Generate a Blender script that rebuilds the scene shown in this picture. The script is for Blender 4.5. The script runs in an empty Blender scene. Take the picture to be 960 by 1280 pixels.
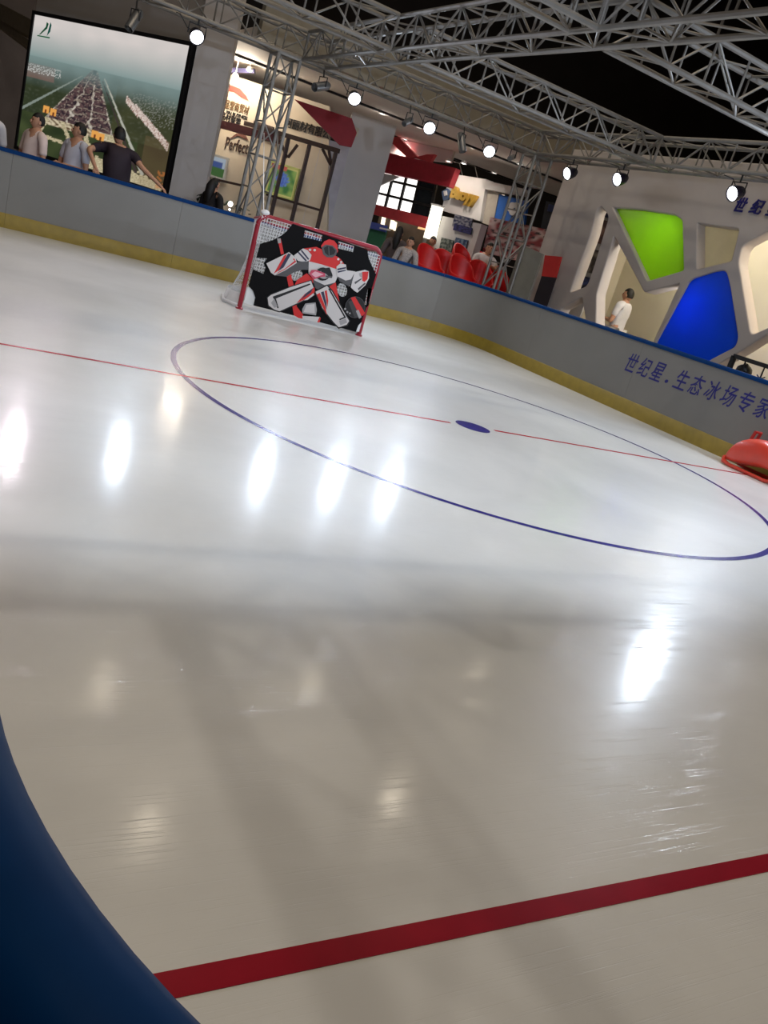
import bpy, bmesh, math, random
from mathutils import Vector, Matrix, noise
import numpy as np
random.seed(7)
SC = bpy.context.scene
COL = SC.collection
V = Vector
PI = math.pi

# ------------------------------------------------------------------ camera, world, exposure
CAM_H, F_PX = 1.40, 1045.7
YAW, PIT, ROL = math.radians(32.5), math.radians(17.5), math.radians(16.735)
def _rk(v):
    c, s = math.cos(YAW), math.sin(YAW)
    return V((v[0]*c + v[1]*s, -v[0]*s + v[1]*c, v[2]))
_fw = V((0, math.cos(PIT), -math.sin(PIT))); _up = V((0, math.sin(PIT), math.cos(PIT))); _rt = V((1, 0, 0))
CR = _rk(math.cos(ROL)*_rt + math.sin(ROL)*_up)
CU = _rk(-math.sin(ROL)*_rt + math.cos(ROL)*_up)
CF = _rk(_fw)
CP = V((0, 0, CAM_H))
cd = bpy.data.cameras.new('camera'); cam = bpy.data.objects.new('camera', cd); COL.objects.link(cam)
cd.sensor_fit = 'AUTO'; cd.sensor_width = 36; cd.lens = F_PX/1280*36; cd.clip_start = 0.02; cd.clip_end = 200
cam.matrix_world = Matrix(((CR.x, CU.x, -CF.x, CP.x), (CR.y, CU.y, -CF.y, CP.y), (CR.z, CU.z, -CF.z, CP.z), (0, 0, 0, 1)))
SC.camera = cam
w = bpy.data.worlds.new('hall_air'); SC.world = w; w.use_nodes = True
w.node_tree.nodes['Background'].inputs[0].default_value = (0.85, 0.82, 0.80, 1)
w.node_tree.nodes['Background'].inputs[1].default_value = 0.07
SC.view_settings.view_transform = 'Standard'; SC.view_settings.look = 'None'
SC.view_settings.gamma = 1; SC.view_settings.use_curve_mapping = False
SC.view_settings.exposure = 0.0
PAR_W, FRONT_W, HALL_W, BAY_W, PANEL_W = 175.0, 195.0, 1400.0, 330.0, 370.0     # lamp powers used by the lamp builders below

# pixel -> place helpers (a pixel gives a direction; the plane gives the distance)
def ray(x, y): return CR*((x-480)/F_PX) - CU*((y-640)/F_PX) + CF
def gz(x, y, z=0.0): d = ray(x, y); return CP + d*((z-CAM_H)/d.z)
def gy(x, y, Y): d = ray(x, y); return CP + d*(Y/d.y)
def gx(x, y, X): d = ray(x, y); return CP + d*(X/d.x)
def plane(p0, d):                                      # vertical plane through plan point p0 along plan direction d
    n = V((d[1], -d[0], 0)); p = V((p0[0], p0[1], 0))
    def f(x, y):
        r = ray(x, y); return CP + r*((p-CP).dot(n)/r.dot(n))
    f.d = V((d[0], d[1], 0)).normalized(); f.n = n.normalized()
    if f.n.dot(CP-p) < 0: f.n = -f.n
    return f

# ------------------------------------------------------------------ materials
MATS = {}
def mat(name, col, rough=0.5, metal=0.0, var=0.08, scale=6.0, bump=0.0, emit=0.0, ecol=None, trans=0.0, spec=0.5, coat=0.0):
    if name in MATS: return MATS[name]
    m = bpy.data.materials.new(name); m.use_nodes = True; MATS[name] = m
    nt = m.node_tree; b = nt.nodes['Principled BSDF']
    tc = nt.nodes.new('ShaderNodeTexCoord'); nz = nt.nodes.new('ShaderNodeTexNoise')
    nz.inputs['Scale'].default_value = scale; nz.inputs['Detail'].default_value = 4
    nt.links.new(tc.outputs['Object'], nz.inputs['Vector'])
    rp = nt.nodes.new('ShaderNodeValToRGB'); nt.links.new(nz.outputs['Fac'], rp.inputs[0])
    rp.color_ramp.elements[0].position = 0.3; rp.color_ramp.elements[1].position = 0.7
    rp.color_ramp.elements[0].color = [c*(1-var) for c in col] + [1]
    rp.color_ramp.elements[1].color = [min(1, c*(1+var)) for c in col] + [1]
    nt.links.new(rp.outputs[0], b.inputs['Base Color'])
    b.inputs['Roughness'].default_value = rough; b.inputs['Metallic'].default_value = metal
    b.inputs['Specular IOR Level'].default_value = spec; b.inputs['Coat Weight'].default_value = coat
    if bump:
        bp = nt.nodes.new('ShaderNodeBump'); bp.inputs['Strength'].default_value = bump; bp.inputs['Distance'].default_value = 0.01
        nt.links.new(nz.outputs['Fac'], bp.inputs['Height']); nt.links.new(bp.outputs[0], b.inputs['Normal'])
    if emit:
        b.inputs['Emission Color'].default_value = list(ecol or col) + [1]; b.inputs['Emission Strength'].default_value = emit
    if trans:                                           # translucent sheet: part of the light passes through, coloured
        tr = nt.nodes.new('ShaderNodeBsdfTranslucent'); tr.inputs[0].default_value = list(col) + [1]
        mx = nt.nodes.new('ShaderNodeMixShader'); mx.inputs[0].default_value = trans
        nt.links.new(b.outputs[0], mx.inputs[1]); nt.links.new(tr.outputs[0], mx.inputs[2])
        nt.links.new(mx.outputs[0], nt.nodes['Material Output'].inputs[0])
    return m
def pic_mat(name, emit=0.0, rough=0.5):                 # flat print or screen picture carried by a colour attribute
    if name in MATS: return MATS[name]
    m = bpy.data.materials.new(name); m.use_nodes = True; MATS[name] = m
    nt = m.node_tree; b = nt.nodes['Principled BSDF']; a = nt.nodes.new('ShaderNodeVertexColor'); a.layer_name = 'Col'
    b.inputs['Roughness'].default_value = rough
    if emit:
        b.inputs['Base Color'].default_value = (0.02, 0.02, 0.02, 1)
        nt.links.new(a.outputs[0], b.inputs['Emission Color']); b.inputs['Emission Strength'].default_value = emit
    else: nt.links.new(a.outputs[0], b.inputs['Base Color'])
    return m
def srgb(r, g, b): return tuple(((c/255)/12.92 if c/255 <= .04045 else ((c/255+.055)/1.055)**2.4) for c in (r, g, b))

# ------------------------------------------------------------------ object helpers
def thing(name, label, cat, base=(0, 0, 0), group=None, rz=0.0):
    o = bpy.data.objects.new(name, None); COL.objects.link(o); o.empty_display_size = 0.1
    o.location = base; o.rotation_euler = (0, 0, rz)
    o['label'] = label; o['category'] = cat
    if group: o['group'] = group
    return o
def origin(o):
    p = V((0, 0, 0))
    while o: p += o.location; o = o.parent
    return p
def addmesh(name, me, m, parent=None, loc=(0, 0, 0)):
    o = bpy.data.objects.new(name, me); COL.objects.link(o)
    if m and not me.materials: me.materials.append(m)
    o.parent = parent; o.location = loc
    return o
def tag(o, label, cat, group=None):
    o['label'] = label; o['category'] = cat
    if group: o['group'] = group
    return o
def struct(o, label=None):
    o['kind'] = 'structure'
    if 'category' in o: del o['category']
    if label: o['label'] = label
    return o
class MB:
    def __init__(s): s.v = []; s.f = []
    def add(s, vs, fs):
        n = len(s.v); s.v += [V(p) for p in vs]; s.f += [tuple(i+n for i in f) for f in fs]; return s
    def box(s, c, sz, ax=None):
        c = V(c); ax = ax or (V((1, 0, 0)), V((0, 1, 0)), V((0, 0, 1)))
        vs = [c + ax[0]*(sz[0]/2*i) + ax[1]*(sz[1]/2*j) + ax[2]*(sz[2]/2*k) for i in (-1, 1) for j in (-1, 1) for k in (-1, 1)]
        return s.add(vs, [(0, 1, 3, 2), (4, 6, 7, 5), (0, 4, 5, 1), (2, 3, 7, 6), (0, 2, 6, 4), (1, 5, 7, 3)])
    def box2(s, a, b): return s.box([(a[i]+b[i])/2 for i in range(3)], [abs(b[i]-a[i]) for i in range(3)])
    def tube(s, pts, r, n=8, caps=True, closed=False):
        pts = [V(p) for p in pts]; rs = r if isinstance(r, (list, tuple)) else [r]*len(pts)
        n0 = len(s.v); up = None; m = len(pts)
        for i, p in enumerate(pts):
            if closed: t = pts[(i+1) % m]-pts[i-1]
            else: t = pts[min(i+1, m-1)]-pts[max(i-1, 0)]
            t.normalize()
            if up is None: up = t.orthogonal().normalized()
            up = (up - t*up.dot(t)); up = up.normalized() if up.length > 1e-6 else t.orthogonal().normalized()
            bn = t.cross(up)
            for k in range(n):
                a = 2*PI*k/n; s.v.append(p + (up*math.cos(a)+bn*math.sin(a))*rs[i])
        for i in range(m if closed else m-1):
            for k in range(n):
                a = n0+i*n+k; b = n0+i*n+(k+1) % n; c = n0+((i+1) % m)*n
                s.f.append((a, b, c+(k+1) % n, c+k))
        if caps and not closed:
            s.f.append(tuple(n0+k for k in range(n-1, -1, -1))); s.f.append(tuple(n0+(m-1)*n+k for k in range(n)))
        return s
    def prism(s, poly, ext):                            # polygon (3-D points) pushed along ext
        ext = V(ext); n = len(poly)
        vs = [V(p) for p in poly] + [V(p)+ext for p in poly]
        return s.add(vs, [tuple(range(n-1, -1, -1)), tuple(range(n, 2*n))] + [(i, (i+1) % n, n+(i+1) % n, n+i) for i in range(n)])
    def ellipsoid(s, c, r, nu=14, nv=9, fn=None, rot=None):
        c = V(c); vs = []; fs = []
        for j in range(nv+1):
            th = PI*j/nv
            for i in range(nu):
                ph = 2*PI*i/nu; p = V((math.sin(th)*math.cos(ph), math.sin(th)*math.sin(ph), math.cos(th)))
                if fn: p = fn(p)
                p = V((p.x*r[0], p.y*r[1], p.z*r[2]))
                if rot: p = rot @ p
                vs.append(c+p)
        for j in range(nv):
            for i in range(nu):
                a = j*nu+i; b = j*nu+(i+1) % nu; fs.append((a, a+nu, b+nu, b))
        return s.add(vs, fs)
    def lathe(s, prof, c=(0, 0, 0), ax=(0, 0, 1), n=20):
        ax = V(ax).normalized(); u = ax.orthogonal().normalized(); w_ = ax.cross(u); c = V(c); vs = []; fs = []
        for r, z in prof:
            for k in range(n):
                a = 2*PI*k/n; vs.append(c + ax*z + (u*math.cos(a)+w_*math.sin(a))*r)
        for j in range(len(prof)-1):
            for k in range(n):
                a = j*n+k; b = j*n+(k+1) % n; fs.append((a, b, b+n, a+n))
        return s.add(vs, fs)
    def mesh(s, name, o=V((0, 0, 0)), smooth=False, weld=False):
        me = bpy.data.meshes.new(name); me.from_pydata([tuple(p-o) for p in s.v], [], s.f)
        bm = bmesh.new(); bm.from_mesh(me)
        if weld: bmesh.ops.remove_doubles(bm, verts=bm.verts, dist=1e-5)
        bmesh.ops.recalc_face_normals(bm, faces=bm.faces)
        if smooth:
            for f in bm.faces: f.smooth = True
            for e in bm.edges:
                if len(e.link_faces) == 2 and e.calc_face_angle(0) > 0.7: e.smooth = False
        bm.to_mesh(me); bm.free(); return me
    def build(s, name, m, parent=None, smooth=False, weld=False, base=None, bevel=0.0):
        o = V(base) if base is not None else (origin(parent) if parent else V((0, 0, 0)))
        ob = addmesh(name, s.mesh(name, o, smooth, weld), m, parent, (0, 0, 0) if parent else o)
        if bevel:
            md = ob.modifiers.new('bevel', 'BEVEL'); md.width = bevel; md.segments = 2; md.limit_method = 'ANGLE'
        return ob
def base_of(mb):
    xs = [p.x for p in mb.v]; ys = [p.y for p in mb.v]; zs = [p.z for p in mb.v]
    return V(((min(xs)+max(xs))/2, (min(ys)+max(ys))/2, min(zs)))
def solo(mb, name, m, label, cat, group=None, smooth=False, bevel=0.0):
    return tag(mb.build(name, m, None, smooth, base=base_of(mb), bevel=bevel), label, cat, group)
def eval_mesh(ob, name):
    dg = bpy.context.evaluated_depsgraph_get(); dg.update()
    me = bpy.data.meshes.new_from_object(ob.evaluated_get(dg)); me.name = name
    d = ob.data; bpy.data.objects.remove(ob)
    return me
def frame_matrix(o, ex, ey, ez): return Matrix(((ex[0], ey[0], ez[0], o[0]), (ex[1], ey[1], ez[1], o[1]), (ex[2], ey[2], ez[2], o[2]), (0, 0, 0, 1)))
def text_mesh(body, depth=0.004, shear=0.0, bold=0.0, spacing=1.0):
    c = bpy.data.curves.new('lettering', 'FONT'); c.body = body; c.size = 1; c.extrude = depth; c.shear = shear; c.offset = bold
    c.space_character = spacing; c.resolution_u = 3
    o = bpy.data.objects.new('lettering', c); COL.objects.link(o)
    me = eval_mesh(o, 'lettering'); bpy.data.curves.remove(c); me.materials.clear(); return me
def lettering(body, a, b, up, height, m, parent, nrm, depth=0.006, shear=0.0, bold=0.0, name='lettering', spacing=1.0, off=0.0):
    """text from world point a (baseline start) to b (baseline end), capital height `height`, lying on the surface with normal nrm"""
    me = text_mesh(body, 0.5, shear, bold, spacing)
    co = np.array([v.co[:] for v in me.vertices]); x0, x1 = co[:, 0].min(), co[:, 0].max(); y0, y1 = co[:, 1].min(), co[:, 1].max()
    a, b, up, nrm = V(a), V(b), V(up).normalized(), V(nrm).normalized(); o = origin(parent) if parent else V((0, 0, 0))
    ex = (b-a)
    for v in me.vertices:
        u = (v.co.x-x0)/(x1-x0); t = (v.co.y-y0)/(y1-y0)
        v.co = a + ex*u + up*(t*height) + nrm*(off+(v.co.z+0.5)*depth) - o
    me.update()
    return addmesh(name, me, m, parent)
def holed_slab(outer, holes, o, ex, ey, ez, thick, bevel=0.0):
    c = bpy.data.curves.new('slab', 'CURVE'); c.dimensions = '2D'; c.fill_mode = 'BOTH'; c.extrude = thick/2-bevel; c.bevel_depth = bevel; c.bevel_resolution = 1
    for poly in [outer]+holes:
        sp = c.splines.new('POLY'); sp.points.add(len(poly)-1); sp.use_cyclic_u = True
        for i, p in enumerate(poly): sp.points[i].co = (p[0], p[1], 0, 1)
    ob = bpy.data.objects.new('slab', c); COL.objects.link(ob); me = eval_mesh(ob, 'slab'); bpy.data.curves.remove(c)
    me.transform(frame_matrix(o, ex, ey, ez)); me.materials.clear(); return me
def round_poly(pts, r, n=4):
    out = []; m = len(pts)
    for i in range(m):
        p = V(pts[i]).to_2d() if len(pts[i]) > 2 else V(pts[i]); a = V(pts[i-1]); b = V(pts[(i+1) % m])
        da = a-p; db = b-p; k = min(r, da.length*.45, db.length*.45)
        s = p+da.normalized()*k; e = p+db.normalized()*k
        for j in range(n+1):
            t = j/n; out.append(s*(1-t)**2 + p*(2*t*(1-t)) + e*t*t)
    return out
def picture(name, c00, c10, c01, nx, ny, fn, m, parent=None, off=(0, 0, 0)):
    """flat picture: grid of nx*ny quads, colour fn(u, v) with v up, stored per corner"""
    c00, c10, c01, off = V(c00), V(c10), V(c01), V(off); o = origin(parent) if parent else c00
    vs = [tuple(c00+(c10-c00)*(i/nx)+(c01-c00)*(j/ny)+off-o) for j in range(ny+1) for i in range(nx+1)]
    fs = [(j*(nx+1)+i, j*(nx+1)+i+1, (j+1)*(nx+1)+i+1, (j+1)*(nx+1)+i) for j in range(ny) for i in range(nx)]
    me = bpy.data.meshes.new(name); me.from_pydata(vs, [], fs)
    at = me.color_attributes.new('Col', 'FLOAT_COLOR', 'POINT')
    cols = np.ones((len(vs), 4), 'f'); k = 0
    for j in range(ny+1):
        for i in range(nx+1): cols[k, :3] = fn(i/nx, j/ny); k += 1
    at.data.foreach_set('color', cols.ravel())
    return addmesh(name, me, m, parent, (0, 0, 0) if parent else o)
def layered(name, polys, place, nrm, m, parent, step=0.0006):
    """flat print made of polygons [(points2d, colour)], each a hair above the one before"""
    o = origin(parent) if parent else V((0, 0, 0)); nrm = V(nrm); me = bpy.data.meshes.new(name); vs = []; fs = []; cl = []
    bm = bmesh.new(); lay = bm.loops.layers.float_color.new('Col')
    for k, (pts, col) in enumerate(polys):
        f = bm.faces.new([bm.verts.new(V(place(*p))+nrm*(step*(k+1))-o) for p in pts])
        for l in f.loops: l[lay] = (*col, 1)
    bmesh.ops.triangulate(bm, faces=bm.faces, ngon_method='EAR_CLIP'); bm.to_mesh(me); bm.free()
    return addmesh(name, me, m, parent)

# ------------------------------------------------------------------ common materials
M_white = mat('board_white', srgb(126, 124, 120), 0.42, var=0.05, scale=1.2)
M_yellow = mat('kick_yellow', srgb(150, 128, 44), 0.5, var=0.12, scale=9)
M_blue = mat('cap_blue', srgb(8, 54, 108), 0.45, var=0.08, scale=14, bump=0.02, spec=0.06)
M_alu = mat('truss_aluminium', (0.27, 0.26, 0.245), 0.55, 0.55, var=0.12, scale=5)
M_black = mat('black_metal', (0.018, 0.018, 0.02), 0.45, 0.2)
M_red = mat('goal_red', srgb(150, 22, 42), 0.35, coat=0.2)
M_net = mat('white_net_cord', srgb(225, 225, 225), 0.8)
M_floor = mat('hall_carpet', srgb(116, 108, 102), 0.9, var=0.15, scale=30)
M_dark = mat('dark_hall_wall', srgb(46, 42, 42), 0.8, var=0.2, scale=0.8)
M_ceil = mat('black_ceiling', srgb(92, 82, 84), 0.9, var=0.2, scale=0.5)
M_grey = mat('grey_wall', srgb(184, 180, 180), 0.7, var=0.04, scale=1.5)
M_lwhite = mat('white_wall', srgb(205, 202, 200), 0.6, var=0.04, scale=1.5)
M_cream = mat('cream_wall', srgb(214, 200, 178), 0.6, var=0.05, scale=2)
M_ink = mat('blue_lettering', srgb(22, 22, 112), 0.5)
M_blk = mat('black_lettering', srgb(24, 22, 26), 0.5)
M_pic = pic_mat('printed_sheet', 0, 0.55)
M_scr = pic_mat('lit_screen', 0.95)
M_poster = pic_mat('backlit_print', 0.5)

# ------------------------------------------------------------------ hall shell
def shell(name, a, b, m, label):
    return struct(MB().box2(a, b).build(name, m), label)
XL, XR, YN, YF = 0.054, 9.15, -0.076, 13.90             # inner faces of the rink boards
shell('floor_hall', (-14, -10, -0.25), (36, 34, -0.021), M_floor, 'dark grey carpeted exhibition hall floor around the rink')
shell('ceiling', (-14, -10, 21.0), (36, 34, 21.3), M_ceil, 'black high ceiling of the exhibition hall')
shell('wall_back', (-14, 33.7, 0), (36, 34, 21), M_dark, 'dark far wall of the hall')
shell('wall_right', (35.7, -10, 0), (36, 34, 21), M_dark, 'dark right wall of the hall')
shell('wall_left', (-14, -10, 0), (-13.7, 34, 21), M_dark, 'dark left wall of the hall')
shell('wall_near', (-14, -10, 0), (36, -9.7, 21), M_dark, 'dark wall of the hall behind the viewer')

# rink outline (rounded rectangle), offset d outwards
RC = {'nl': 0.569, 'nr': 0.75, 'fr': 1.35, 'fl': 1.35}
def outline(d, step=0.10):
    pts = []
    def arc(cx, cy, r, a0):
        n = max(30, int(r*PI/2/step))
        for i in range(n+1):
            a = math.radians(a0) - PI/2*i/n; pts.append(V((cx+r*math.cos(a), cy+r*math.sin(a), 0)))
    # clockwise from the near left corner: up the left wall, along the far wall, down the right wall, back along the near wall
    arc(XL+RC['nl'], YN+RC['nl'], RC['nl']+d, 270)
    arc(XL+RC['fl'], YF-RC['fl'], RC['fl']+d, 180)
    arc(XR-RC['fr'], YF-RC['fr'], RC['fr']+d, 90)
    arc(XR-RC['nr'], YN+RC['nr'], RC['nr']+d, 0)
    return pts
# ice
def ice_material():
    m = bpy.data.materials.new('ice'); m.use_nodes = True; nt = m.node_tree; b = nt.nodes['Principled BSDF']
    tc = nt.nodes.new('ShaderNodeTexCoord')
    def noise_(scale, detail=5, rough=.55, vec=None, dist=0):
        n = nt.nodes.new('ShaderNodeTexNoise'); n.inputs['Scale'].default_value = scale; n.inputs['Detail'].default_value = detail
        n.inputs['Roughness'].default_value = rough; n.inputs['Distortion'].default_value = dist
        nt.links.new(vec or tc.outputs['Object'], n.inputs['Vector']); return n
    n1 = noise_(0.55, 6, .6, dist=0.4)
    rp = nt.nodes.new('ShaderNodeValToRGB'); nt.links.new(n1.outputs['Fac'], rp.inputs[0])
    rp.color_ramp.elements[0].position = .32; rp.color_ramp.elements[0].color = (*srgb(205, 206, 205), 1)
    rp.color_ramp.elements[1].position = .7; rp.color_ramp.elements[1].color = (*srgb(226, 227, 226), 1)
    nt.links.new(rp.outputs[0], b.inputs['Base Color'])
    n2 = noise_(2.2, 5, .65)
    mr = nt.nodes.new('ShaderNodeMapRange'); nt.links.new(n2.outputs['Fac'], mr.inputs[0])
    mr.inputs[1].default_value = .3; mr.inputs[2].default_value = .7; mr.inputs[3].default_value = .10; mr.inputs[4].default_value = .17
    nt.links.new(mr.outputs[0], b.inputs['Coat Roughness']); b.inputs['Coat Weight'].default_value = .42; b.inputs['Coat IOR'].default_value = 1.33; b.inputs['Roughness'].default_value = .36
    b.inputs['IOR'].default_value = 1.33; b.inputs['Specular IOR Level'].default_value = .35
    # skate scratches: fine streaks in several directions
    prev = None
    for k, ang in enumerate((22, 67, 108, 151)):
        mp = nt.nodes.new('ShaderNodeMapping'); mp.inputs['Rotation'].default_value = (0, 0, math.radians(ang)); mp.inputs['Scale'].default_value = (1.8, 190, 1)
        mp.inputs['Location'].default_value = (k*3.7, k*1.3, 0); nt.links.new(tc.outputs['Object'], mp.inputs[0])
        n = noise_(1.0, 2, .5, mp.outputs[0]); r2 = nt.nodes.new('ShaderNodeMapRange'); nt.links.new(n.outputs['Fac'], r2.inputs[0])
        r2.inputs[1].default_value = .64; r2.inputs[2].default_value = .71; r2.inputs[3].default_value = 0; r2.inputs[4].default_value = 1
        if prev is None: prev = r2.outputs[0]
        else:
            mx = nt.nodes.new('ShaderNodeMath'); mx.operation = 'MAXIMUM'; nt.links.new(prev, mx.inputs[0]); nt.links.new(r2.outputs[0], mx.inputs[1]); prev = mx.outputs[0]
    n3 = noise_(9, 3, .5); ad = nt.nodes.new('ShaderNodeMath'); ad.operation = 'MULTIPLY_ADD'
    nt.links.new(prev, ad.inputs[0]); ad.inputs[1].default_value = -1.1; nt.links.new(n3.outputs['Fac'], ad.inputs[2])
    bp = nt.nodes.new('ShaderNodeBump'); bp.inputs['Strength'].default_value = .16; bp.inputs['Distance'].default_value = .003
    nt.links.new(ad.outputs[0], bp.inputs['Height']); nt.links.new(bp.outputs[0], b.inputs['Normal']); nt.links.new(bp.outputs[0], b.inputs['Coat Normal'])
    return m
M_ice = ice_material()
ol = outline(0.02)
floor = struct(MB().prism([p+V((0, 0, -0.03)) for p in ol], (0, 0, 0.03)).build('floor', M_ice), 'glossy white ice of the rink with faint skate scratches')
M_lred = mat('line_red', srgb(172, 26, 48), 0.25, spec=0.2, var=0.15, scale=8)
M_lred2 = mat('line_dark_red', srgb(150, 20, 40), 0.25, spec=0.2, var=0.1, scale=8)
M_lblue = mat('line_blue', srgb(34, 28, 124), 0.25, spec=0.2, var=0.1, scale=8)
def ring(cx, cy, r0, r1, n, z=0.0015):
    mb = MB(); vs = []
    for i in range(n):
        a = 2*PI*i/n; vs += [(cx+r0*math.cos(a), cy+r0*math.sin(a), z), (cx+r1*math.cos(a), cy+r1*math.sin(a), z)]
    return mb.add(vs, [(2*i, 2*i+1, (2*i+3) % (2*n), (2*i+2) % (2*n)) for i in range(n)])
CX, CY, CRAD = 4.66, 6.26, 2.775
o = ring(CX, CY, CRAD-.025, CRAD+.025, 160).build('circle_marking', M_lblue, floor); o['label'] = 'thin blue face-off circle on the ice'
o = MB().add([(CX+.17*math.cos(2*PI*i/40), CY+.17*math.sin(2*PI*i/40), .0015) for i in range(40)], [tuple(range(40))]).build('spot_marking', M_lblue, floor); o['label'] = 'round blue spot at the middle of the circle'
for a, b_ in ((XL, CX-.26), (CX+.26, XR)):
    o = MB().box2((a, CY-.02, .0003), (b_, CY+.02, .0022)).build('line_marking', M_lred, floor); o['label'] = 'thin red line through the face-off circle'
o = MB().box2((XL, 1.062, .0003), (XR, 1.122, .0022)).build('line_marking', M_lred2, floor); o['label'] = 'broad dark red line across the near ice'

# ------------------------------------------------------------------ rink boards
boards = thing('rink_boards', 'white rink barrier with yellow kick strip and blue top rail', 'barrier', (4.6, 6.8, 0))
BH = 1.03
inn, out = outline(0.0), outline(0.05)
L = len(inn)
cum = [0.0]
for i in range(L): cum.append(cum[-1] + (inn[(i+1) % L]-inn[i]).length)
def resample(path, n_at):                               # positions along the closed path at the given index parameters
    res = []
    for s in n_at:
        s = s % cum[-1]
        k = max(i for i in range(L) if cum[i] <= s+1e-9); t = (s-cum[k])/max(1e-9, cum[k+1]-cum[k])
        res.append(path[k].lerp(path[(k+1) % L], min(1, t)))
    return res
def sweep(s0, s1, prof, name, m, parent, d=0.16):
    """sweep a closed profile [(offset outwards from the inner face, z)] along the board line from s0 to s1"""
    n = max(2, int((s1-s0)/d)); ss = [s0+(s1-s0)*i/n for i in range(n+1)]
    A, B = resample(inn, ss), resample(out, ss); mb = MB(); k = len(prof); vs = []
    for a, b_ in zip(A, B):
        nn = (b_-a).normalized(); vs += [a+nn*q+V((0, 0, z)) for q, z in prof]
    fs = [(i*k+j, i*k+(j+1) % k, (i+1)*k+(j+1) % k, (i+1)*k+j) for i in range(n) for j in range(k)]
    fs += [tuple(range(k-1, -1, -1)), tuple(range(n*k, n*k+k))]
    return mb.add(vs, fs).build(name, m, parent, smooth=True)
NP = 18
seg = cum[-1]/NP; gap = 0.003
panel_prof = [(0.0, 0.0), (0.0, BH), (0.05, BH), (0.05, 0.0)]
kick_prof = [(-0.012, 0.0), (-0.012, 0.195), (-0.006, 0.205), (0.0, 0.205), (0.0, 0.0)]
cap_prof = [(-0.016, BH-.004), (-0.019, BH+.034), (-0.016, BH+.043), (-0.009, BH+.049), (0.004, BH+.052), (0.026, BH+.050), (0.040, BH+.042), (0.049, BH+.026), (0.054, BH+.004), (0.055, BH-.03), (0.051, BH-.03), (0.051, BH)]
for i in range(NP):
    s0, s1 = i*seg+gap/2, (i+1)*seg-gap/2
    sweep(s0, s1, panel_prof, 'board_panel', M_white, boards)
    sweep(s0, s1, kick_prof, 'kick_plate', M_yellow, boards)
    sweep(s0, s1, cap_prof, 'cap_rail', M_blue, boards, d=0.03)
    A, B = resample(inn, [s0+.02]), resample(out, [s0+.02]); nn = (B[0]-A[0]).normalized()
    MB().box(B[0]+nn*.03+V((0, 0, BH/2)), (.06, .06, BH), (nn, nn.cross(V((0, 0, 1))), V((0, 0, 1)))).build('post', M_alu, boards)
# blue brush lettering on the right-hand boards
chars = '世纪星.生态冰场专家'
y0, y1 = 9.22, 6.60
ws = [1, 1, 1, .75, 1.05, 1.05, 1.05, 1.05, 1.05, 1.05]; tot = sum(ws); acc = 0
for c, wd in zip(chars, ws):
    ya = y0+(y1-y0)*(acc+.10*wd)/tot; yb = y0+(y1-y0)*(acc+.90*wd)/tot; acc += wd; t = (acc-wd/2)/tot
    zb = .575+.05*t
    if c == '.': o = lettering(c, (XR-.001, (ya+yb)/2+.03, zb+.02), (XR-.001, (ya+yb)/2-.03, zb+.03), (0, 0, 1), .05, M_ink, boards, (-1, 0, 0), .002)
    else: o = lettering(c, (XR-.001, ya, zb), (XR-.001, yb, zb), (0, -.10, 1), .27, M_ink, boards, (-1, 0, 0), .002, shear=.12, bold=.008)

# ------------------------------------------------------------------ hockey goal with printed shooting tarp
GX0, GX1, GY, GH = 3.80, 5.62, 10.83, 1.22
goal = thing('hockey_goal', 'red framed hockey goal with white net and goalie-print tarp', 'goal', ((GX0+GX1)/2, GY, 0))
r = .032; cr = .12
def corner(cx, cz, a0, a1, n=6): return [(cx+cr*math.cos(a0+(a1-a0)*i/n), GY, cz+cr*math.sin(a0+(a1-a0)*i/n)) for i in range(n+1)]
fp = [(GX0, GY, .03)] + corner(GX0+cr, GH-cr, PI, PI/2) + corner(GX1-cr, GH-cr, PI/2, 0) + [(GX1, GY, .03)]
MB().tube([fp[0], fp[1]], r, 12).build('post', M_red, goal, True); MB().tube([fp[-2], fp[-1]], r, 12).build('post', M_red, goal, True)
MB().tube(fp[1:-1], r, 12).build('crossbar', M_red, goal, True)
bk = [(GX0, GY, .03), (GX0-.12, GY+.35, .03), (GX0+.02, GY+.85, .03), (GX0+.35, GY+1.1, .03), (GX1-.35, GY+1.1, .03), (GX1-.02, GY+.85, .03), (GX1+.12, GY+.35, .03), (GX1, GY, .03)]
MB().tube(bk, .024, 8).build('base_frame', mat('white_paint', srgb(220, 220, 220), .4), goal, True)
for s, x in ((-1, GX0), (1, GX1)):
    MB().lathe([(.0, 0), (.05, 0), (.05, .02), (.034, .03), (.0, .03)], (x, GY, 0)).build('foot', M_red, goal, True)
tb = [(GX0+.02, GY, GH-.02), (GX0+.06, GY+.35, GH-.06), (GX0+.4, GY+.52, GH-.08), (GX1-.4, GY+.52, GH-.08), (GX1-.06, GY+.35, GH-.06), (GX1-.02, GY, GH-.02)]
MB().tube(tb, .016, 8).build('top_frame', M_red, goal, True)
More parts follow.
